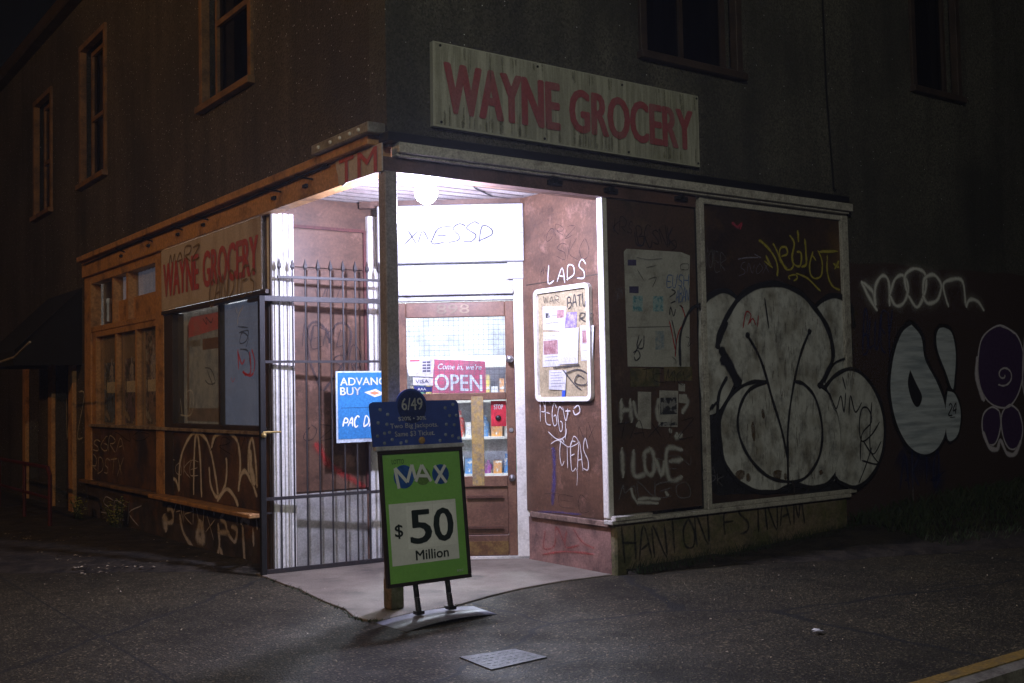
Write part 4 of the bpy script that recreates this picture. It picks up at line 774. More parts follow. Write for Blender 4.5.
for a in ([(140, 530), (150, 570), (170, 600)], [(170, 585), (220, 580), (280, 585)], [(165, 600), (215, 600), (270, 605)], [(300, 545), (315, 570)]): pt.stroke(Zp(RF, 600, 375, 4.71, a), .045)
pt.build('graffiti_writing', spray('blurry_white', (.62, .62, .60), .48, .72, .4, 14), BAY)
def facadepaper(oxy, sc, pts, off, label, **k): return paper(RF, zz(oxy[0], oxy[1], sc, pts), off, label, **k)
PO_ = mat('weathered_paper', (.40, .39, .37), .8, (.22, .21, .19), 6, .45, .65, .25, 50)
facadepaper((600, 375), 4.71, [(178, 250), (240, 255), (240, 80), (178, 78)], .008, 'blank torn grey paper on the narrow brown bay between spray letters', m=PO_)
facadepaper((600, 375), 4.71, [(275, 242), (365, 245), (368, 75), (280, 72)], .008, 'grey framed flyer with a black picture on the narrow brown bay', m=PO_, marks=((.1, .9, .35, .8, BK), (.1, .9, .05, .15, BK)))
facadepaper((600, 375), 4.71, [(370, 75), (400, 78), (400, 42), (370, 40)], .008, 'tiny square sticker above another at the right edge of the narrow bay', m=PO_)
facadepaper((600, 375), 4.71, [(370, 130), (410, 135), (408, 92), (372, 90)], .008, 'small square sticker below a tinier one by the narrow bay edge', m=PO_)
# the big pasted sheet
sh2 = thing('poster_sheet', 'large dirty white sheet of pasted notices covered in blue, red and black tags', 'poster', (2.35, -.01, 1.53))
Zs = lambda pts: Zp(RF, 615, 240, 5.06, pts)
q = Zs([(62, 640), (375, 645), (372, 250), (375, 80), (330, 62), (55, 45), (42, 60), (50, 300)]); MB().slab(RF, q, .005, .009).build('sheet', mat('dirty_sheet', (.43, .43, .40), .8, (.24, .23, .20), 5, .48, .7, .15, 60), sh2)
for a, mm in (([(60, 130), (103, 130), (103, 100), (60, 100)], mat('violet_ink', (.08, .07, .17), .6)), ([(68, 268), (115, 270), (115, 235), (68, 235)], _m['violet_ink']), ([(85, 362), (135, 362), (135, 282), (85, 282)], TL), ([(188, 362), (240, 362), (240, 285), (188, 285)], TL), ([(200, 555), (245, 555), (245, 460), (200, 460)], mat('slate_photo', (.2, .26, .30), .7, (.40, .40, .38), 20))):
    MB().slab(RF, Zs(a), .0092, .0104).build('picture', mm, sh2)
MB().slab(RF, Zs([(60, 440), (280, 436), (280, 441), (60, 446)]), .0092, .0102).build('seam', mat('grey_seam', (.2, .2, .19), .8), sh2)
pt = Paint(RF, .011); script(pt, 'EUSH', Zs([(255, 240)])[0], Zs([(365, 232)])[0], .09, .010); script(pt, 'ABAN', Zs([(300, 320)])[0], Zs([(365, 310)])[0], .11, .008); pt.build('graffiti_tag', spray('blue_pen', (.07, .16, .42), .25, .85), sh2)
pt = Paint(RF, .011)
for a in ([(330, 330), (350, 400), (320, 460), (305, 520), (300, 590)], [(270, 410), (285, 480), (300, 560)]): pt.stroke(Zs(a), .016)
pt.build('graffiti_tag', spray('red_pen', (.45, .03, .02), .25, .85), sh2)
pt = Paint(RF, .0125)
for a in ([(280, 250), (300, 265), (270, 290)], [(275, 320), (300, 310)], [(270, 380), (275, 340), (290, 385), (300, 350)], [(320, 330), (340, 345)], [(85, 570), (110, 560), (120, 590), (100, 610), (90, 590)], [(115, 480), (105, 540), (135, 545), (140, 480)], [(90, 580), (130, 500)], [(280, 405), (300, 500), (300, 580)]): pt.stroke(Zs(a), .014)
for a in ([(350, 490), (370, 500), (360, 540), (380, 520)], [(280, 590), (300, 610), (300, 630)], [(105, 150), (140, 210)], [(150, 140), (200, 130)], [(160, 200), (200, 190), (180, 240)], [(340, 150), (325, 150), (325, 125), (360, 122), (360, 150), (330, 150)], [(100, 90), (160, 100), (230, 95)]): pt.stroke(Zs(a), .006)
pt.build('graffiti_tag', spray('black_pen', (.02, .02, .025), .25, .85), sh2)
pt = Paint(RF, .0135); pt.stroke(Zs([(430, 325), (385, 345), (350, 400), (325, 480), (322, 560), (325, 640)]), .035); pt.build('graffiti_tag', spray('black_spray', (.012, .012, .014), .3, .95, .15), sh2)

# throw-up on the big board: fills, then outlines.   Zg = coordinates in an enlarged view of the wall
Zg = lambda pts, off=0: Zp(RF, 690, 280, 3.105, pts, off)
silver = spray('silver_fill', (.62, .63, .62), .1, 1.0, .55, 9, under=(.30, .28, .24), streaks=(1.2, 1.2, .9))
blk = spray('black_outline', (.010, .010, .012), .22, 1, .1)
pt = Paint(RF, .008)
pt.fill(Zg([(60, 400), (100, 340), (150, 330), (420, 330), (470, 370), (500, 430), (520, 600), (500, 655), (420, 660), (300, 664), (150, 664), (70, 660), (50, 560)])); pt.build('graffiti_shadow', spray('black_fill', (.014, .014, .017), .1, .92, .3, 6), BRD)
pt = Paint(RF, .0105)
pt.fill(Zg([(55, 420), (28, 330), (27, 90), (60, 48), (110, 36), (150, 62), (160, 140), (140, 300), (90, 400)]))
pt.fill(Zg([(385, 110), (400, 70), (440, 52), (485, 70), (494, 110), (494, 320), (450, 330), (410, 300)]))
pt.fill(Zg([(95, 200), (90, 150), (120, 90), (170, 40), (255, 15), (330, 40), (385, 95), (425, 160), (437, 230), (420, 290), (390, 340), (160, 340), (130, 270)]))
pt.fill(Zg([(450, 620), (400, 640), (310, 632), (255, 655), (190, 650), (120, 590), (88, 500), (90, 420), (130, 350), (200, 315), (300, 310), (380, 325), (430, 360), (460, 430), (468, 510), (462, 590)]))
pt.build('graffiti_piece', silver, BRD)
st_ = Paint(RF, .0128)
for i in range(230):
    x = random.gauss(270, 90); y = random.uniform(60, 640)
    if not (100 < x < 440) or ((x - 270) / 175) ** 2 + ((y - 200) / 190) ** 2 > 1 and ((x - 275) / 185) ** 2 + ((y - 480) / 165) ** 2 > 1: continue
    l = abs(random.gauss(0, 24)) + 3; st_.stroke(Zg([(x, y), (x + random.uniform(-2, 2), y + l)]), random.uniform(.006, .022))
for i in range(40):
    x = random.gauss(460, 12); y = random.uniform(90, 320); st_.stroke(Zg([(x, y), (x + random.uniform(-4, 4), y + random.uniform(5, 40))]), random.uniform(.01, .03))
tag(st_.build('weather_stains', spray('rust_runs', (.10, .075, .045), .45, .55, .7, 40), BRD), kind='stuff')
pb = Paint(RF, .0134)
for x, y, l, w_ in ((150, 590, 30, .12), (175, 600, 26, .06), (265, 590, 30, .13), (290, 600, 20, .05), (400, 590, 14, .07), (190, 440, 60, .05), (220, 400, 30, .04)): pb.stroke(Zg([(x, y), (x + 4, y + l)]), w_)
pb.build('peeled_patch', spray('peeled_brown', (.11, .065, .025), .2, .8, .6, 22), BRD)
pt = Paint(RF, .0372)
pt.fill(Zg([(420, 330), (455, 295), (500, 280), (545, 310), (580, 370), (598, 440), (595, 520), (570, 590), (520, 638), (470, 625), (450, 600), (467, 500), (455, 410)], .03)); pt.build('graffiti_piece', silver, B)
pt = Paint(RF, .0145)
for a, wv in (([(25, 92), (60, 48), (110, 34), (150, 65)], .045), ([(82, 215), (85, 175), (110, 115), (165, 40), (250, 12), (330, 35), (385, 90), (425, 155), (440, 235), (420, 290), (395, 335)], .05), ([(90, 210), (120, 270), (150, 330)], .09), ([(85, 200), (100, 160), (112, 130)], .03),
              ([(385, 80), (430, 50), (480, 60), (500, 100), (505, 150)], .05), ([(88, 500), (90, 420), (130, 350), (185, 318), (235, 318)], .035), ([(88, 480), (100, 560), (140, 620), (200, 655), (270, 655), (330, 635)], .035), ([(310, 630), (380, 645), (430, 625), (460, 570), (470, 480), (458, 400), (420, 340), (390, 325)], .04),
              ([(235, 318), (180, 340), (148, 400), (145, 470), (175, 545), (230, 605), (290, 625), (350, 615), (395, 550), (405, 460), (385, 370), (350, 325), (320, 315)], .028), ([(172, 170), (215, 250), (250, 370), (280, 470), (298, 560)], .026), ([(365, 160), (335, 240), (310, 360), (298, 470), (298, 560), (300, 660)], .026),
              ([(168, 165), (178, 178)], .05), ([(360, 155), (370, 165)], .05), ([(110, 300), (85, 350), (75, 430), (60, 460)], .03), ([(60, 400), (78, 380), (80, 410), (55, 450), (48, 420), (65, 385)], .022), ([(95, 235), (105, 260)], .12), ([(225, 55), (238, 150)], .015), ([(410, 320), (440, 260), (490, 240)], .02), ([(480, 90), (490, 160), (500, 230)], .03)):
    pt.stroke(Zg(a), wv * 1.25)
pt.build('graffiti_outline', blk, BRD)
pt = Paint(RF, .0405); pt.stroke(Zg([(415, 335), (450, 295), (500, 276), (548, 308), (585, 370), (602, 445), (598, 525), (570, 595), (520, 642), (470, 632), (448, 612)], .03), .045)
for a in ([(430, 350), (450, 400), (465, 360), (475, 410), (480, 350)], [(490, 420), (495, 360), (510, 410), (530, 380)], [(470, 300), (480, 340)], [(525, 560), (530, 480), (560, 440), (550, 400), (530, 400), (522, 450), (530, 500), (560, 480), (585, 440)], [(535, 500), (565, 540), (590, 500)], [(560, 380), (555, 520), (580, 570), (530, 560)], [(520, 630), (540, 580), (560, 520)]): pt.stroke(Zg(a, .03), .018)
pt.build('graffiti_outline', blk, B)
pt = Paint(RF, .0150)
for a in ([(160, 150), (170, 100), (185, 110), (175, 140)], [(180, 135), (190, 120), (200, 140)], [(208, 110), (205, 145)]): pt.stroke(Zg(a), .018)
pt.build('graffiti_tag', spray('red_tag', (.42, .03, .03), .3, .9), BRD)
pt = Paint(RF, .008); Zy = lambda p: Zp(RF, 730, 220, 8.533, p)
for a, wv in (([(240, 170), (300, 220), (370, 310), (400, 400), (395, 480)], .026), ([(300, 300), (340, 400)], .03), ([(360, 200), (400, 280), (430, 360), (480, 420)], .026), ([(430, 310), (480, 290), (470, 235), (425, 240), (415, 300), (440, 370), (480, 425), (530, 400), (520, 300)], .024), ([(500, 130), (540, 200), (520, 320), (540, 380), (590, 390), (600, 290), (560, 270)], .024), ([(570, 90), (575, 190)], .035), ([(630, 160), (640, 300), (640, 380), (600, 400)], .028),
              ([(700, 270), (670, 380), (680, 470), (720, 500), (770, 470), (775, 350), (740, 260)], .022), ([(740, 270), (910, 270)], .03), ([(820, 300), (820, 450), (860, 560), (930, 600)], .024), ([(870, 370), (920, 410)], .03), ([(920, 350), (880, 420)], .03), ([(500, 510), (490, 480), (550, 470), (560, 500), (530, 520)], .018), ([(550, 455), (650, 500), (760, 610)], .02), ([(690, 300), (720, 350)], .02), ([(280, 350), (350, 410)], .02)):
    pt.stroke(Zy(a), wv * 1.5)
pt.build('graffiti_tag', spray('yellow_tag', (.45, .38, .05), .4, .85, .35), BRD)
pt = Paint(RF, .008); pt.stroke(Zy([(60, 335), (140, 322), (250, 322)]), .016); pt.stroke(Zy([(200, 290), (260, 325)]), .014); script(pt, 'SNOX', Zy([(60, 470)])[0], Zy([(330, 450)])[0], .10, .007, .2, .15); pt.build('graffiti_tag', spray('pale_violet', (.28, .26, .34), .3, .7, .4), BRD)
pt = Paint(RF, .008); pt.stroke(Zy([(10, 20), (60, 60), (90, 30), (80, 80)]), .045); pt.build('graffiti_tag', spray('pink_blot', (.42, .05, .09), .4, .8), BRD)
def scrawl(P, pts_px, name, m, parent, wd=.008, h=.1):
    p_ = Paint(P, P_off); 
    for (tx, ax, ay, bx, by, hh_) in pts_px: script(p_, tx, P.px(ax, ay), P.px(bx, by), hh_, wd, .1, .16)
    p_.build(name, m, parent)
P_off = .0165
scrawl(RF, [('NOER', 700, 268, 724, 270, .14)], 'graffiti_tag', spray('grey_scrawl', (.25, .24, .26), .3, .6, .5), BRD)
scrawl(RF, [('DSK', 700, 480, 722, 486, .10)], 'graffiti_tag', _m['grey_scrawl'], BRD)
P_off = .0105
scrawl(RF, [('OEN', 650, 470, 690, 466, .10)], 'graffiti_tag', _m['grey_scrawl'], BAY)
scrawl(RF, [('KRS', 612, 232, 632, 234, .10)], 'graffiti_tag', spray('brown_scrawl', (.02, .015, .012), .3, .8, .3), BAY)
scrawl(RF, [('TEMO', 640, 380, 685, 384, .10)], 'graffiti_tag', _m['brown_scrawl'], BAY)
P_off = .003
scrawl(RF, [('BLUEY', 862, 350, 892, 352, .34)], 'graffiti_tag', spray('navy_scrawl', (.02, .03, .14), .35, .7, .5), B, wd=.03)
scrawl(RF, [('ARIO', 900, 488, 940, 484, .34)], 'graffiti_tag', _m['navy_scrawl'], B, wd=.03)
# base writing
pt = Paint(RF, .0155); script(pt, 'HANTON', RF.px(622, 563), RF.px(708, 544), .26, .028, -.05, .07); script(pt, 'FSINAM', RF.px(722, 536), RF.px(803, 524), .21, .028, -.05, .07); pt.build('graffiti_writing', spray('black_base', (.012, .014, .012), .35, .8, .5, 20), BASE)
# far right wall pieces
Zw = lambda p: Zp(RF, 840, 250, 3.103, p)
WRr = B
pt = Paint(RF, .004)
Zw_st = ([(65, 95), (85, 140), (115, 190)], [(70, 100), (100, 130), (108, 165)], [(108, 175), (108, 115), (130, 80), (150, 100), (152, 175)], [(152, 140), (170, 90), (195, 80), (210, 120), (195, 165), (170, 172), (153, 140)], [(205, 130), (200, 80), (230, 58), (262, 75), (262, 130), (237, 178), (210, 140)], [(255, 140), (260, 90), (290, 78), (312, 110), (300, 155), (270, 165), (254, 140)], [(335, 178), (318, 110), (345, 92), (378, 98), (388, 175)], [(388, 178), (400, 155), (425, 160), (445, 190)])
for a in Zw_st:
    pt.stroke(Zw(a), .06)
ov = Paint(RF, .0015)
for i in range(0, len(Zw_st)): ov.stroke(Zw(Zw_st[i]), .20)
ov.build('overspray', spray('overspray_white', (.7, .7, .7), .5, .16, .7, 40), B)
pt.build('graffiti_tag', spray('hazy_white', (.85, .85, .85), .45, .95, .2), B)
halo = Paint(RF, .0025); drop = [(220, 232), (250, 270), (262, 340), (298, 410), (323, 480), (326, 560), (300, 615), (258, 634), (210, 605), (172, 530), (155, 430), (165, 330), (190, 258)]
exc = [(320, 240), (345, 258), (357, 320), (354, 390), (347, 432), (325, 375), (302, 315), (297, 270), (305, 245)]; dot = [(332, 438), (355, 448), (372, 500), (366, 565), (345, 592), (330, 580), (325, 500)]
halo.stroke(Zw(drop), .13, closed=True); halo.stroke(Zw(exc), .10, closed=True); halo.stroke(Zw(dot), .08, closed=True); halo.build('graffiti_shadow', spray('black_halo', (.012, .012, .014), .3, .95, .15), B)
pt = Paint(RF, .0062); pt.fill(Zw(drop)); pt.fill(Zw(exc)); pt.fill(Zw(dot)); pt.build('graffiti_piece', spray('ice_fill', (.66, .72, .80), .1, 1, .25, 6, under=(.34, .40, .48), streaks=(.4, .4, 4)), B)
pt = Paint(RF, .009); pt.fill(Zw([(215, 372), (232, 410), (252, 455), (240, 487), (222, 470), (208, 415)])); script(pt, '24', Zw([(333, 512)])[0], Zw([(360, 508)])[0], .11, .02); pt.stroke(Zw([(338, 520), (355, 518)]), .012); pt.build('graffiti_outline', blk, B)
pt = Paint(RF, .0028); circ = [(495, 234), (545, 262), (568, 330), (560, 420), (530, 480), (490, 488), (450, 460), (428, 400), (428, 320), (445, 265)]
lob1 = [(470, 487), (492, 500), (496, 550), (480, 600), (455, 600), (440, 560), (443, 510)]; lob2 = [(525, 480), (552, 500), (565, 560), (550, 610), (522, 615), (502, 570), (500, 510)]; far_ = [(575, 250), (620, 240), (650, 300), (640, 420), (590, 470), (565, 420)]
for q in (circ, lob1, lob2, far_): pt.fill(Zw(q))
pt.build('graffiti_piece', spray('plum_fill', (.07, .03, .12), .1, 1, .2), B)
pt = Paint(RF, .0062)
for q in (circ, lob1, lob2, far_): pt.stroke(Zw(q), .03, closed=True)
pt.stroke(Zw([(424, 330), (422, 400), (445, 470)]), .08); pt.stroke(Zw([(440, 560), (460, 610), (485, 618), (495, 590), (515, 630), (540, 632), (560, 590)]), .07)
sp = [(505 + (3 + t * 4.2) * math.cos(t * 1.25), 388 + (3 + t * 4.8) * math.sin(t * 1.25)) for t in [i * .45 for i in range(16)]]; pt.stroke(Zw(sp), .03); pt.build('graffiti_outline', spray('lilac_white', (.85, .78, .90), .35, .85, .2), B)
pt = Paint(RF, .003); pt.stroke(Zp(RF, 820, 450, 2.93, [(230, 10), (260, 40), (340, 60), (340, 130)]), .35); pt.build('graffiti_tag', spray('navy_haze', (.012, .018, .09), .5, .5, .7, 3), B)
pt = Paint(RF, .004); pt.stroke(Zp(RF, 820, 450, 2.93, [(270, 40), (271, 110), (273, 172)]), .02); pt.build('paint_run', spray('paint_run', (.25, .24, .24), .4, .7), B)

# ------------------------------------------------------------------ left facade graffiti and window contents
Zl = lambda p, off=0: Zp(LF, 150, 420, 4.27, p, off)
pt = Paint(LF, .007)
for a in ([(55, 300), (80, 260), (110, 255), (125, 305)], [(125, 305), (130, 180), (160, 90), (200, 55), (215, 150), (222, 330)], [(188, 320), (190, 180), (200, 60), (240, 80), (265, 150), (285, 260), (295, 345)], [(255, 200), (262, 280), (290, 330), (320, 290), (330, 220), (328, 160)], [(265, 120), (280, 70), (330, 50), (375, 90), (388, 180), (385, 260), (380, 305)],
          [(380, 305), (390, 240), (410, 220), (440, 270), (460, 330)], [(425, 230), (425, 130), (440, 80), (455, 180), (460, 290)], [(290, 345), (330, 295), (365, 330), (380, 370)]): pt.stroke(Zl(a, .004), .062)
pt.stroke(Zl([(430, 120), (435, 200), (450, 280)], .004), .12); pt.build('graffiti_piece', spray('old_white', (.70, .66, .66), .4, .8, .35), LOW)
pt = Paint(LF, -.006)
for a, wv in (([(70, 380), (90, 380), (95, 430), (65, 440)], .05), ([(60, 400), (65, 480)], .12), ([(125, 400), (140, 480), (190, 560)], .05), ([(215, 430), (200, 500), (225, 510), (215, 430)], .09), ([(270, 380), (272, 410)], .04), ([(320, 390), (300, 420), (320, 440), (330, 480), (360, 520), (370, 470), (345, 455)], .04), ([(290, 440), (295, 540), (280, 600)], .05), ([(295, 540), (320, 620)], .06), ([(385, 440), (400, 425), (425, 440)], .05), ([(395, 450), (400, 540), (405, 625)], .05), ([(440, 460), (442, 540)], .04), ([(370, 380), (372, 440)], .03), ([(455, 420), (458, 470)], .03), ([(290, 480), (340, 480)], .04)): pt.stroke(Zl(a), wv * 1.7)
pt.build('graffiti_writing', spray('faded_white', (.55, .54, .66), .45, .8, .4), LB)
pt = Paint(LF, .0068); script(pt, 'SGRA', LF.px(93, 452), LF.px(125, 452), .16, .016, .3, .12); script(pt, 'RDSTX', LF.px(92, 472), LF.px(124, 474), .16, .016, .3, .12); pt.build('graffiti_tag', spray('faint_white', (.7, .6, .45), .35, .7, .5), LOW)
pt = Paint(LF, .004); script(pt, 'WIZ', LF.px(66, 440), LF.px(84, 440), .5, .03, .1, .1); pt.build('graffiti_tag', spray('faint_white2', (.6, .55, .45), .35, .7, .5), B)
for (P_, tx, a_, b__, h_, wd_, par_, m_, o_) in ((LF, 'ARNX', (172, 425 + 90), (215, 540), .22, .022, LB, 'faded_white', -.005), (LF, 'SEK', (100, 512), (140, 528), .2, .02, LB, 'faded_white', -.005), (LF, 'TOKE', (168, 470), (200, 478), .13, .012, LOW, 'old_white', .0085), (LF, 'VRM', (205, 450), (250, 456), .14, .010, LOW, 'brown_scrawl', .0095), (LF, 'JNO', (100, 440), (150, 442), .10, .010, LOW, 'brown_scrawl', .0095)):
    pt = Paint(P_, o_); script(pt, tx, P_.px(*a_), P_.px(*b__), h_, wd_, .2, .14); pt.build('graffiti_tag', _m[m_], par_)
for (tx, a_, b__, h_, wd_, m_) in (('MNEO', (615, 500), (690, 495), .12, .012, 'grey_scrawl'), ('QRS', (612, 300), (622, 300), .09, .006, 'grey_scrawl'), ('TAXIZ', (612, 440), (692, 436), .13, .010, 'brown_scrawl')):
    pt = Paint(RF, .0125); script(pt, tx, RF.px(*a_), RF.px(*b__), h_, wd_, .2, .14); pt.build('graffiti_tag', _m[m_], BAY)
# weeds by the left base
def weed(x, y, n, h, label):
    f = MB(); st = MB()
    for i in range(n):
        a = random.uniform(0, 6.28); hh_ = h * random.uniform(.5, 1); tx, ty = x + math.cos(a) * hh_ * .35, y + math.sin(a) * hh_ * .35
        st.tube([(x + random.uniform(-.06, .06), y + random.uniform(-.12, .12), 0), (tx, ty, hh_)], [.004, .002], 4)
        for k in range(6):
            t = .35 + k * .12; px_, py_, pz = x + (tx - x) * t, y + (ty - y) * t, hh_ * t; b = random.uniform(0, 6.28); s = random.uniform(.02, .05)
            f.add([(px_, py_, pz), (px_ + math.cos(b) * s - math.sin(b) * s * .3, py_ + math.sin(b) * s + math.cos(b) * s * .3, pz + s * .5), (px_ + math.cos(b) * s * 1.9, py_ + math.sin(b) * s * 1.9, pz + s * .2), (px_ + math.cos(b) * s + math.sin(b) * s * .3, py_ + math.sin(b) * s - math.cos(b) * s * .3, pz + s * .4)], [(0, 1, 2, 3)])
    t = thing('weed', label, 'weed', (x, y, 0)); st.build('stems', M_grass, t); f.build('leaves', mat('weed_leaves', (.26, .27, .05), .7, (.14, .16, .04), 6), t); return t
weed(-.13, 5.6, 26, .36, 'leafy yellow green weed clump under the left side ledge')
weed(-.2, 6.7, 16, .30, 'darker weed clump at the far end of the left side ledge')
# display window contents: faded ad and graffiti on the glass
ad2 = thing('window_advert', 'faded window advert with red top band behind the left half of the shop window', 'advert', (.1, 3.5, 1.15))
MB().pbox(LF, -4.15, -3.0, 1.10, 2.18, -.11, -.10).build('sheet', mat('faded_ad', (.46, .45, .38), .7, (.17, .16, .13), 4, .42, .6, third=(.55, .55, .50), tsc=3, emit=(.5, .5, .45), es=.05), ad2)  # faint emission makes the sheet look backlit
MB().slab(LF, [(-3.98, 1.93), (-3.02, 1.98), (-3.02, 2.12), (-3.90, 2.12), (-3.98, 2.05)], -.0995, -.098).build('band', mat('faded_red', (.62, .10, .08), .6, (.46, .15, .12), 6, emit=(.6, .08, .06), es=.07), ad2)  # band also glows faintly, as if backlit
MB().pbox(LF, -4.01, -3.96, 1.15, 2.05, -.0995, -.098).pbox(LF, -4.01, -3.05, 1.15, 1.27, -.0995, -.0982).build('border', mat('faded_pink', (.38, .30, .28), .7, (.25, .22, .2), 8), ad2)
MB().pbox(LF, -3.6, -3.15, 1.80, 1.90, -.0995, -.098).build('patch', mat('faded_orange', (.30, .14, .07), .7), ad2)
MB().pbox(LF, -3.95, -3.65, 1.84, 1.90, -.0995, -.098).build('patch', mat('faded_grey', (.35, .36, .38), .7), ad2)
Zd = lambda p: Zp(LF, 150, 300, 4.879, p, -.036)
pt = Paint(LF, -.034)
for a in ([(435, 160), (480, 150), (470, 200), (440, 210), (450, 160), (480, 180), (470, 230)], [(430, 130), (480, 135)], [(440, 240), (480, 250), (490, 320)], [(270, 330), (300, 340), (320, 400), (290, 410), (270, 390)], [(280, 340), (310, 420)], [(260, 90), (280, 120), (275, 85), (300, 110), (310, 85)]): pt.stroke(Zd(a), .016)
pt.build('graffiti_tag', spray('glass_black', (.015, .015, .015), .25, .85), DW)
pt = Paint(LF, -.031)
for a in ([(432, 240), (435, 340)], [(430, 250), (450, 310), (465, 290)], [(490, 250), (495, 350), (470, 365), (460, 345)], [(500, 240), (515, 300), (510, 350)], [(455, 350), (490, 370), (510, 355)], [(400, 378), (408, 400), (418, 380)]): pt.stroke(Zd(a), .028 if a[0][0] != 400 else .01)
pt.build('graffiti_tag', spray('glass_red', (.6, .03, .05), .25, .9), DW)
pt = Paint(LF, -.033)
for a in ([(180, 450), (200, 440), (215, 480), (200, 560), (150, 560)], [(150, 480), (160, 570)], [(205, 470), (190, 560)], [(420, 30), (430, 70)], [(460, 25), (435, 75), (430, 120)]): pt.stroke(Zd(a), .02)
pt.build('graffiti_tag', spray('glass_white', (.6, .62, .64), .35, .6), DW)
# blue window light is emission set in the blind material
# posters in the small panes
hum = [mat('poster_blue', (.14, .20, .36), .6, (.05, .05, .07), 9, .46, .54, third=(.5, .4, .3), tsc=7, tlo=.54, thi=.6), mat('poster_dark', (.22, .13, .2), .6, (.05, .04, .05), 9, .46, .54, third=(.5, .38, .26), tsc=7, tlo=.54, thi=.6), mat('poster_brown', (.36, .22, .16), .6, (.07, .05, .05), 9, .46, .54, third=(.5, .45, .4), tsc=7, tlo=.54, thi=.6)]
def fig(P, cu, cv, s, off):   # simple standing figure print
    return [(cu - .10 * s, cv), (cu - .12 * s, cv + .3 * s), (cu - .17 * s, cv + .36 * s), (cu - .12 * s, cv + .55 * s), (cu - .04 * s, cv + .60 * s), (cu - .06 * s, cv + .72 * s), (cu, cv + .78 * s), (cu + .06 * s, cv + .72 * s), (cu + .04 * s, cv + .60 * s), (cu + .13 * s, cv + .55 * s), (cu + .17 * s, cv + .34 * s), (cu + .11 * s, cv + .3 * s), (cu + .10 * s, cv)]
for i, (u0, u1, vt, wh) in enumerate(((-6.66, -6.0, 1.78, 'left'), (-5.90, -5.30, 1.80, 'middle'), (-5.18, -4.60, 2.06, 'right'))):
    t = thing('window_poster', 'dim poster of a figure in the %s pane of the brown side window' % wh, 'poster', (.06, -(u0 + u1) / 2, 1.1), 'posters in the brown side window')
    MB().pbox(LF, u0 + .04, u1 - .04, 1.11, vt, -.068, -.066).build('sheet', hum[i], t)
    cu = (u0 + u1) / 2; MB().slab(LF, fig(LF, cu, 1.50, .42 if i < 2 else .55, 0), -.0655, -.0645).build('figure', mat('figure_print', (.62, .50, .45), .7, (.25, .2, .25), 18, emit=(.5, .38, .28), es=.02), t)  # faint emission added to brighten the figure behind the glass
    MB().pbox(LF, cu - .18, cu + .16, 1.44, 1.56, -.0642, -.0635).build('caption_box', mat('caption', (.75, .58, .4), .7, emit=(.75, .5, .25), es=.03), t)  # caption glows faintly in place of light through the pane
# awning, cable, railing at the far left
aw = thing('awning', 'black sloping fabric awning over the far left side door', 'awning', (0, 8.1, 2.1))
M_awn = mat('awning_cloth', (.005, .005, .005), .9)
f = MB(); T, b0_, b1_ = 2.70, 1.95, 1.78
f.add([(0.001, 7.30, T), (-.001, 8.95, T), (-.75, 8.95, b0_), (-.75, 7.30, b0_), (0.001, 7.30, T - .02), (0.001, 8.95, T - .02), (-.73, 8.95, b0_ - .02), (-.73, 7.30, b0_ - .02)], [(0, 1, 2, 3), (4, 7, 6, 5), (0, 3, 7, 4), (1, 5, 6, 2), (2, 6, 7, 3)]); f.build('canopy', M_awn, aw)
MB().hexa([(-.755, 7.30, b1_), (-.755, 8.95, b1_), (-.745, 8.95, b1_), (-.745, 7.30, b1_), (-.755, 7.30, b0_), (-.755, 8.95, b0_), (-.745, 8.95, b0_), (-.745, 7.30, b0_)]).build('valance', M_awn, aw)
for y in (7.30, 8.94): MB().add([(0, y, T - .02), (-.74, y, b0_), (-.74, y, b1_), (0, y, b1_), (0, y + .01, T - .02), (-.74, y + .01, b0_), (-.74, y + .01, b1_), (0, y + .01, b1_)], [(0, 1, 2, 3), (7, 6, 5, 4), (0, 4, 5, 1), (1, 5, 6, 2), (2, 6, 7, 3), (3, 7, 4, 0)]).build('side_flap', M_awn, aw)
rl = thing('railing', 'dark red pipe railing standing at the far left by the side door', 'railing', (-1.4, 7.4, 0)); M_rr = mat('rail_red', (.08, .012, .01), .5)
pa = PL(50, 468, -.6); 
MB().tube([(-.6, pa[0] + 3.5, pa[1]), (-.6, pa[0] + .1, pa[1]), (-.6, pa[0], pa[1] - .08), (-.6, pa[0], 0.0)], .022, 8).build('handrail', M_rr, rl)
MB().tube([(-.6, pa[0] + 1.2, 0), (-.6, pa[0] + 1.2, pa[1])], .02, 8).build('upright', M_rr, rl); MB().tube([(-.6, pa[0] + 2.6, 0), (-.6, pa[0] + 2.6, pa[1])], .02, 8).build('upright', M_rr, rl)
MB().tube([(-.6, pa[0], pa[1] * .5), (-.6, pa[0] + 3.5, pa[1] * .5)], .018, 8).build('mid_rail', M_rr, rl)
a, b_ = PL(0, 362, -.95), PL(30, 342, -.95); f = MB(); f.tube([(-.95, a[0], a[1]), (-.95, (a[0] + b_[0]) / 2, (a[1] + b_[1]) / 2 - .05), (-.95, b_[0], b_[1])], .012, 6)
tag(f.build('hose', mat('pale_hose', (.3, .26, .2), .6), origin=(-.95, a[0], 1.7)), 'pale sagging cable strung beside the black awning at far left', 'cable')

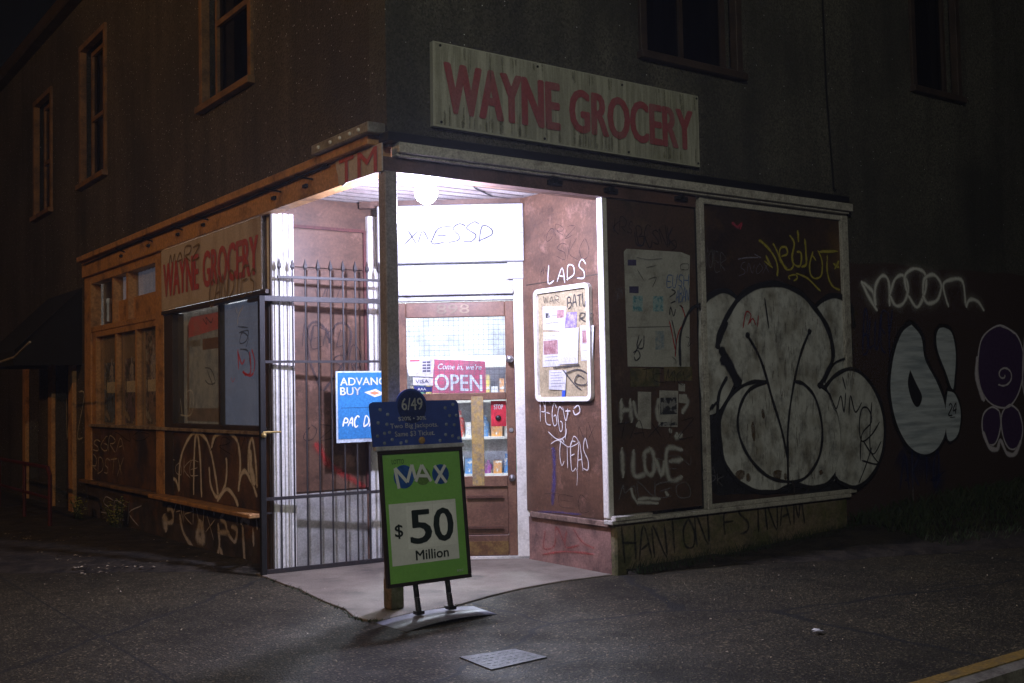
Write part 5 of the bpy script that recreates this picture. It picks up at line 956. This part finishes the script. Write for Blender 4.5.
# ------------------------------------------------------------------ pavement sign stand
O = Vector((.073, -.32, .203)); U = Vector((1, 0, 0)); V = Vector((0, math.sin(.104), math.cos(.104))); N = U.cross(V)
class SPl(Plane):
    def __init__(s): s.o = O; s.u = U; s.v = V; s.n = N
SS = SPl()
st = thing('pavement_sign', 'lottery jackpot sign stand with green poster and blue header in front of the corner post', 'sign', (.07, -.36, 0))
M_fr = mat('sign_frame', (.03, .022, .018), .4)
f = MB(); f.pbox(SS, -.302, .302, 0, .022, -.014, .014); f.pbox(SS, -.302, .302, .796, .818, -.014, .014); f.pbox(SS, -.302, -.28, .022, .796, -.014, .014); f.pbox(SS, .28, .302, .022, .796, -.014, .014); f.build('frame', M_fr, st, bevel=.003)
MB().pbox(SS, -.281, .281, .021, .797, -.008, .002).build('poster', mat('green_poster', (.21, .47, .10), .35, (.17, .40, .085), 2, fine=.06, third=(.28, .44, .20), tsc=6, tlo=.6, thi=.8), st)
MB().pbox(SS, -.325, .312, .819, .845, -.02, .02).build('holder_rail', mat('grey_rail', (.42, .42, .46), .4), st, bevel=.003)
# header board with arch
hd = []
def arcp(cx, cy, r, a0, a1, k=6): return [(cx + r * math.cos(math.radians(a0 + (a1 - a0) * i / k)), cy + r * math.sin(math.radians(a0 + (a1 - a0) * i / k))) for i in range(k + 1)]
x0, x1, y0, y1 = -.338, .312, .846, 1.118; cxh = -.045; rr = .115
hd = [(x0 + .004, y0), (x1 - .002, y0)] + arcp(x1 - .03 - .012, y1 - .03, .03, 0, 90) + arcp(cxh, y1 - .035, rr, 18, 162, 12) + arcp(x0 + .03 - .005, y1 - .03, .03, 90, 180)
MB().slab(SS, hd, -.006, .004).build('header_board', mat('blue_header', (.035, .07, .30), .4, (.03, .055, .24), 3, fine=.05), st)
Hd = mat('header_white', (.48, .50, .58), .5)
MB().slab(SS, arcp(cxh, y1 - .035, .103, 0, 360, 24)[:-1], .0042, .0055).build('emblem_disc', mat('emblem_navy', (.015, .03, .13), .4), st)
lettering('6/49', SS.at(cxh - .075, y1 - .055, .0056), U, V, .15, .075, mat('emblem_grey', (.42, .43, .44), .4), st, bold=.03, n=N)
lettering('$20% • 30%', SS.at(-.15, .995, .004), U, V, .20, .028, Hd, st, bold=.02, n=N)
lettering('Two Big Jackpots.', SS.at(-.21, .944, .004), U, V, .345, .038, Hd, st, bold=.02, n=N)
lettering('Same $3 Ticket.', SS.at(-.18, .897, .004), U, V, .285, .036, Hd, st, bold=.02, n=N)
f = MB()
for (u, v) in ((-.27, 1.07), (-.22, 1.04), (-.29, .99), (-.23, .98), (-.30, .91), (-.25, .925), (-.20, .885), (-.215, .93), (-.255, .865), (-.14, .862), (.20, 1.07), (.26, 1.09), (.23, 1.02), (.28, 1.02), (.20, .965), (.26, .96), (.19, .90), (.24, .89), (.285, .875), (.145, .865), (-.1, .87)): f.ball(SS.at(u, v, .004), .0125, 8, 1, .35, 1)
f.build('header_balls', mat('ball_blue', (.25, .30, .42), .25), st, smooth=True)
MB().ball(SS.at(.01, .872, .005), .024, 12, 1, .4, 1).build('gold_ball', mat('gold_ball', (.50, .30, .10), .3), st, smooth=True)
# poster artwork
MB().slab(SS, arcp(-.135, .655, .072, 0, 360, 24)[:-1], .0022, .0035).build('logo_disc', mat('logo_blue', (.02, .09, .34), .35), st)
MB().slab(SS, arcp(.0, .65, .055, 0, 360, 24)[:-1], .0022, .0032).build('logo_disc', mat('logo_green', (.12, .22, .05), .35), st)
MB().slab(SS, arcp(.13, .655, .062, 0, 360, 24)[:-1], .0022, .0035).build('logo_disc', _m['logo_blue'], st)
LW = mat('logo_white', (.60, .63, .63), .35)
pt = Paint(SS, .0045); kk = .022
for a in ([(-.175, .585), (-.195, .71)], [(-.195, .71), (-.115, .62)], [(-.115, .62), (-.075, .725)], [(-.075, .725), (-.055, .64)], [(-.055, .62), (-.005, .72)], [(-.005, .72), (.055, .615)], [(-.03, .655), (.035, .65)], [(.085, .71), (.165, .60)], [(.165, .71), (.085, .60)]): pt.stroke(a, kk, k=1, taper=False)
pt.build('logo_letters', spray('logo_white_p', (.60, .63, .63), .06, 1, .0), st)
lettering('LOTTO', SS.at(-.215, .735, .002), U, V, .085, .028, mat('olive_ink', (.05, .13, .03), .5), st, bold=.01, n=N)
MB().pbox(SS, -.255, .225, .125, .495, .0022, .0034).build('price_panel', mat('price_white', (.72, .74, .72), .4, fine=.05, col2=(.66, .68, .66)), st)
MB().pbox(SS, -.135, .05, .215, .475, .0036, .0046).build('number_card', mat('card_white', (.80, .82, .80), .4, fine=.05, col2=(.74, .76, .74)), st)
MB().pbox(SS, .055, .212, .215, .475, .0036, .0046).build('number_card', _m['card_white'], st)
INK = mat('dark_ink', (.01, .02, .014), .45)
lettering('5', SS.at(-.115, .245, .0045), U, V, .145, .20, INK, st, name='numeral', bold=.055, n=N)
lettering('0', SS.at(.055, .245, .0045), U, V, .135, .20, INK, st, name='numeral', bold=.055, n=N)
lettering('$', SS.at(-.225, .285, .0035), U, V, .055, .085, INK, st, name='dollar_mark', bold=.03, n=N)
lettering('Million', SS.at(-.09, .145, .0034), U, V, .235, .058, INK, st, bold=.045, n=N)
lettering('BCLC', SS.at(.20, .045, .002), U, V, .045, .013, LW, st, name='small_print', bold=.01, n=N)
for u in (-.105, .125):
    a = SS.at(u, .0, 0); fx = u + .08 ; f = MB(); f.tube([a, a + (Vector((fx, -.345, .045)) - a) * .45], .017, 10); lg = f.build('leg', M_black, st, smooth=True)
    s = MB(); n_ = 60; p0_ = a + (Vector((fx, -.345, .045)) - a) * .45; p1_ = Vector((fx, -.345, .045))
    s.tube([p0_ + (p1_ - p0_) * (i / n_) + Vector((math.cos(i * .9) * .015, math.sin(i * .9) * .015, 0)) for i in range(n_ + 1)], .005, 5); s.build('spring', M_black, lg)
    s = MB(); s.box(fx - .025, fx + .025, -.37, -.32, .03, .05); s.build('foot', M_black, lg)
# curved base sheet
f = MB(); k = 12; c0, c1, c2, c3 = Vector((-.285, -.27, 0)), Vector((-.265, -.60, 0)), Vector((.41, -.55, 0)), Vector((.44, -.24, 0))
for j in range(2):
    for i in range(k + 1):
        t = i / k; h = .022 * (1 - (2 * t - 1) ** 2) + .002 - j * .003; a_ = c0.lerp(c3, t); b__ = c1.lerp(c2, t); f.v += [a_ + Vector((0, 0, h)), b__ + Vector((0, 0, h))]
for j in range(2):
    for i in range(k): q = j * 2 * (k + 1) + 2 * i; f.f.append((q, q + 1, q + 3, q + 2))
for i in range(k): q, r_ = 2 * i, 2 * (k + 1) + 2 * i; f.f += [(q, q + 2, r_ + 2, r_), (q + 1, r_ + 1, r_ + 3, q + 3)]
f.build('base_plate', mat('base_grey', (.16, .165, .19), .45, (.10, .10, .12), 5, metal=.2), st, smooth=True)

# ------------------------------------------------------------------ thin volume added as stand-in for lens bloom round the lamp
hz = bpy.data.materials.new('bloom_haze'); hz.use_nodes = True; n_t = hz.node_tree; n_t.nodes.clear()
o_ = node(n_t, 'ShaderNodeOutputMaterial'); v_ = node(n_t, 'ShaderNodeVolumePrincipled'); v_.inputs['Density'].default_value = 0.0016; v_.inputs['Color'].default_value = (.85, .88, 1, 1); v_.inputs['Anisotropy'].default_value = 0.5
n_t.links.new(v_.outputs[0], o_.inputs['Volume'])
tag(MB().box(-16, 62, -16, 62, -1.2, 8.5).build('haze', hz), kind='stuff')
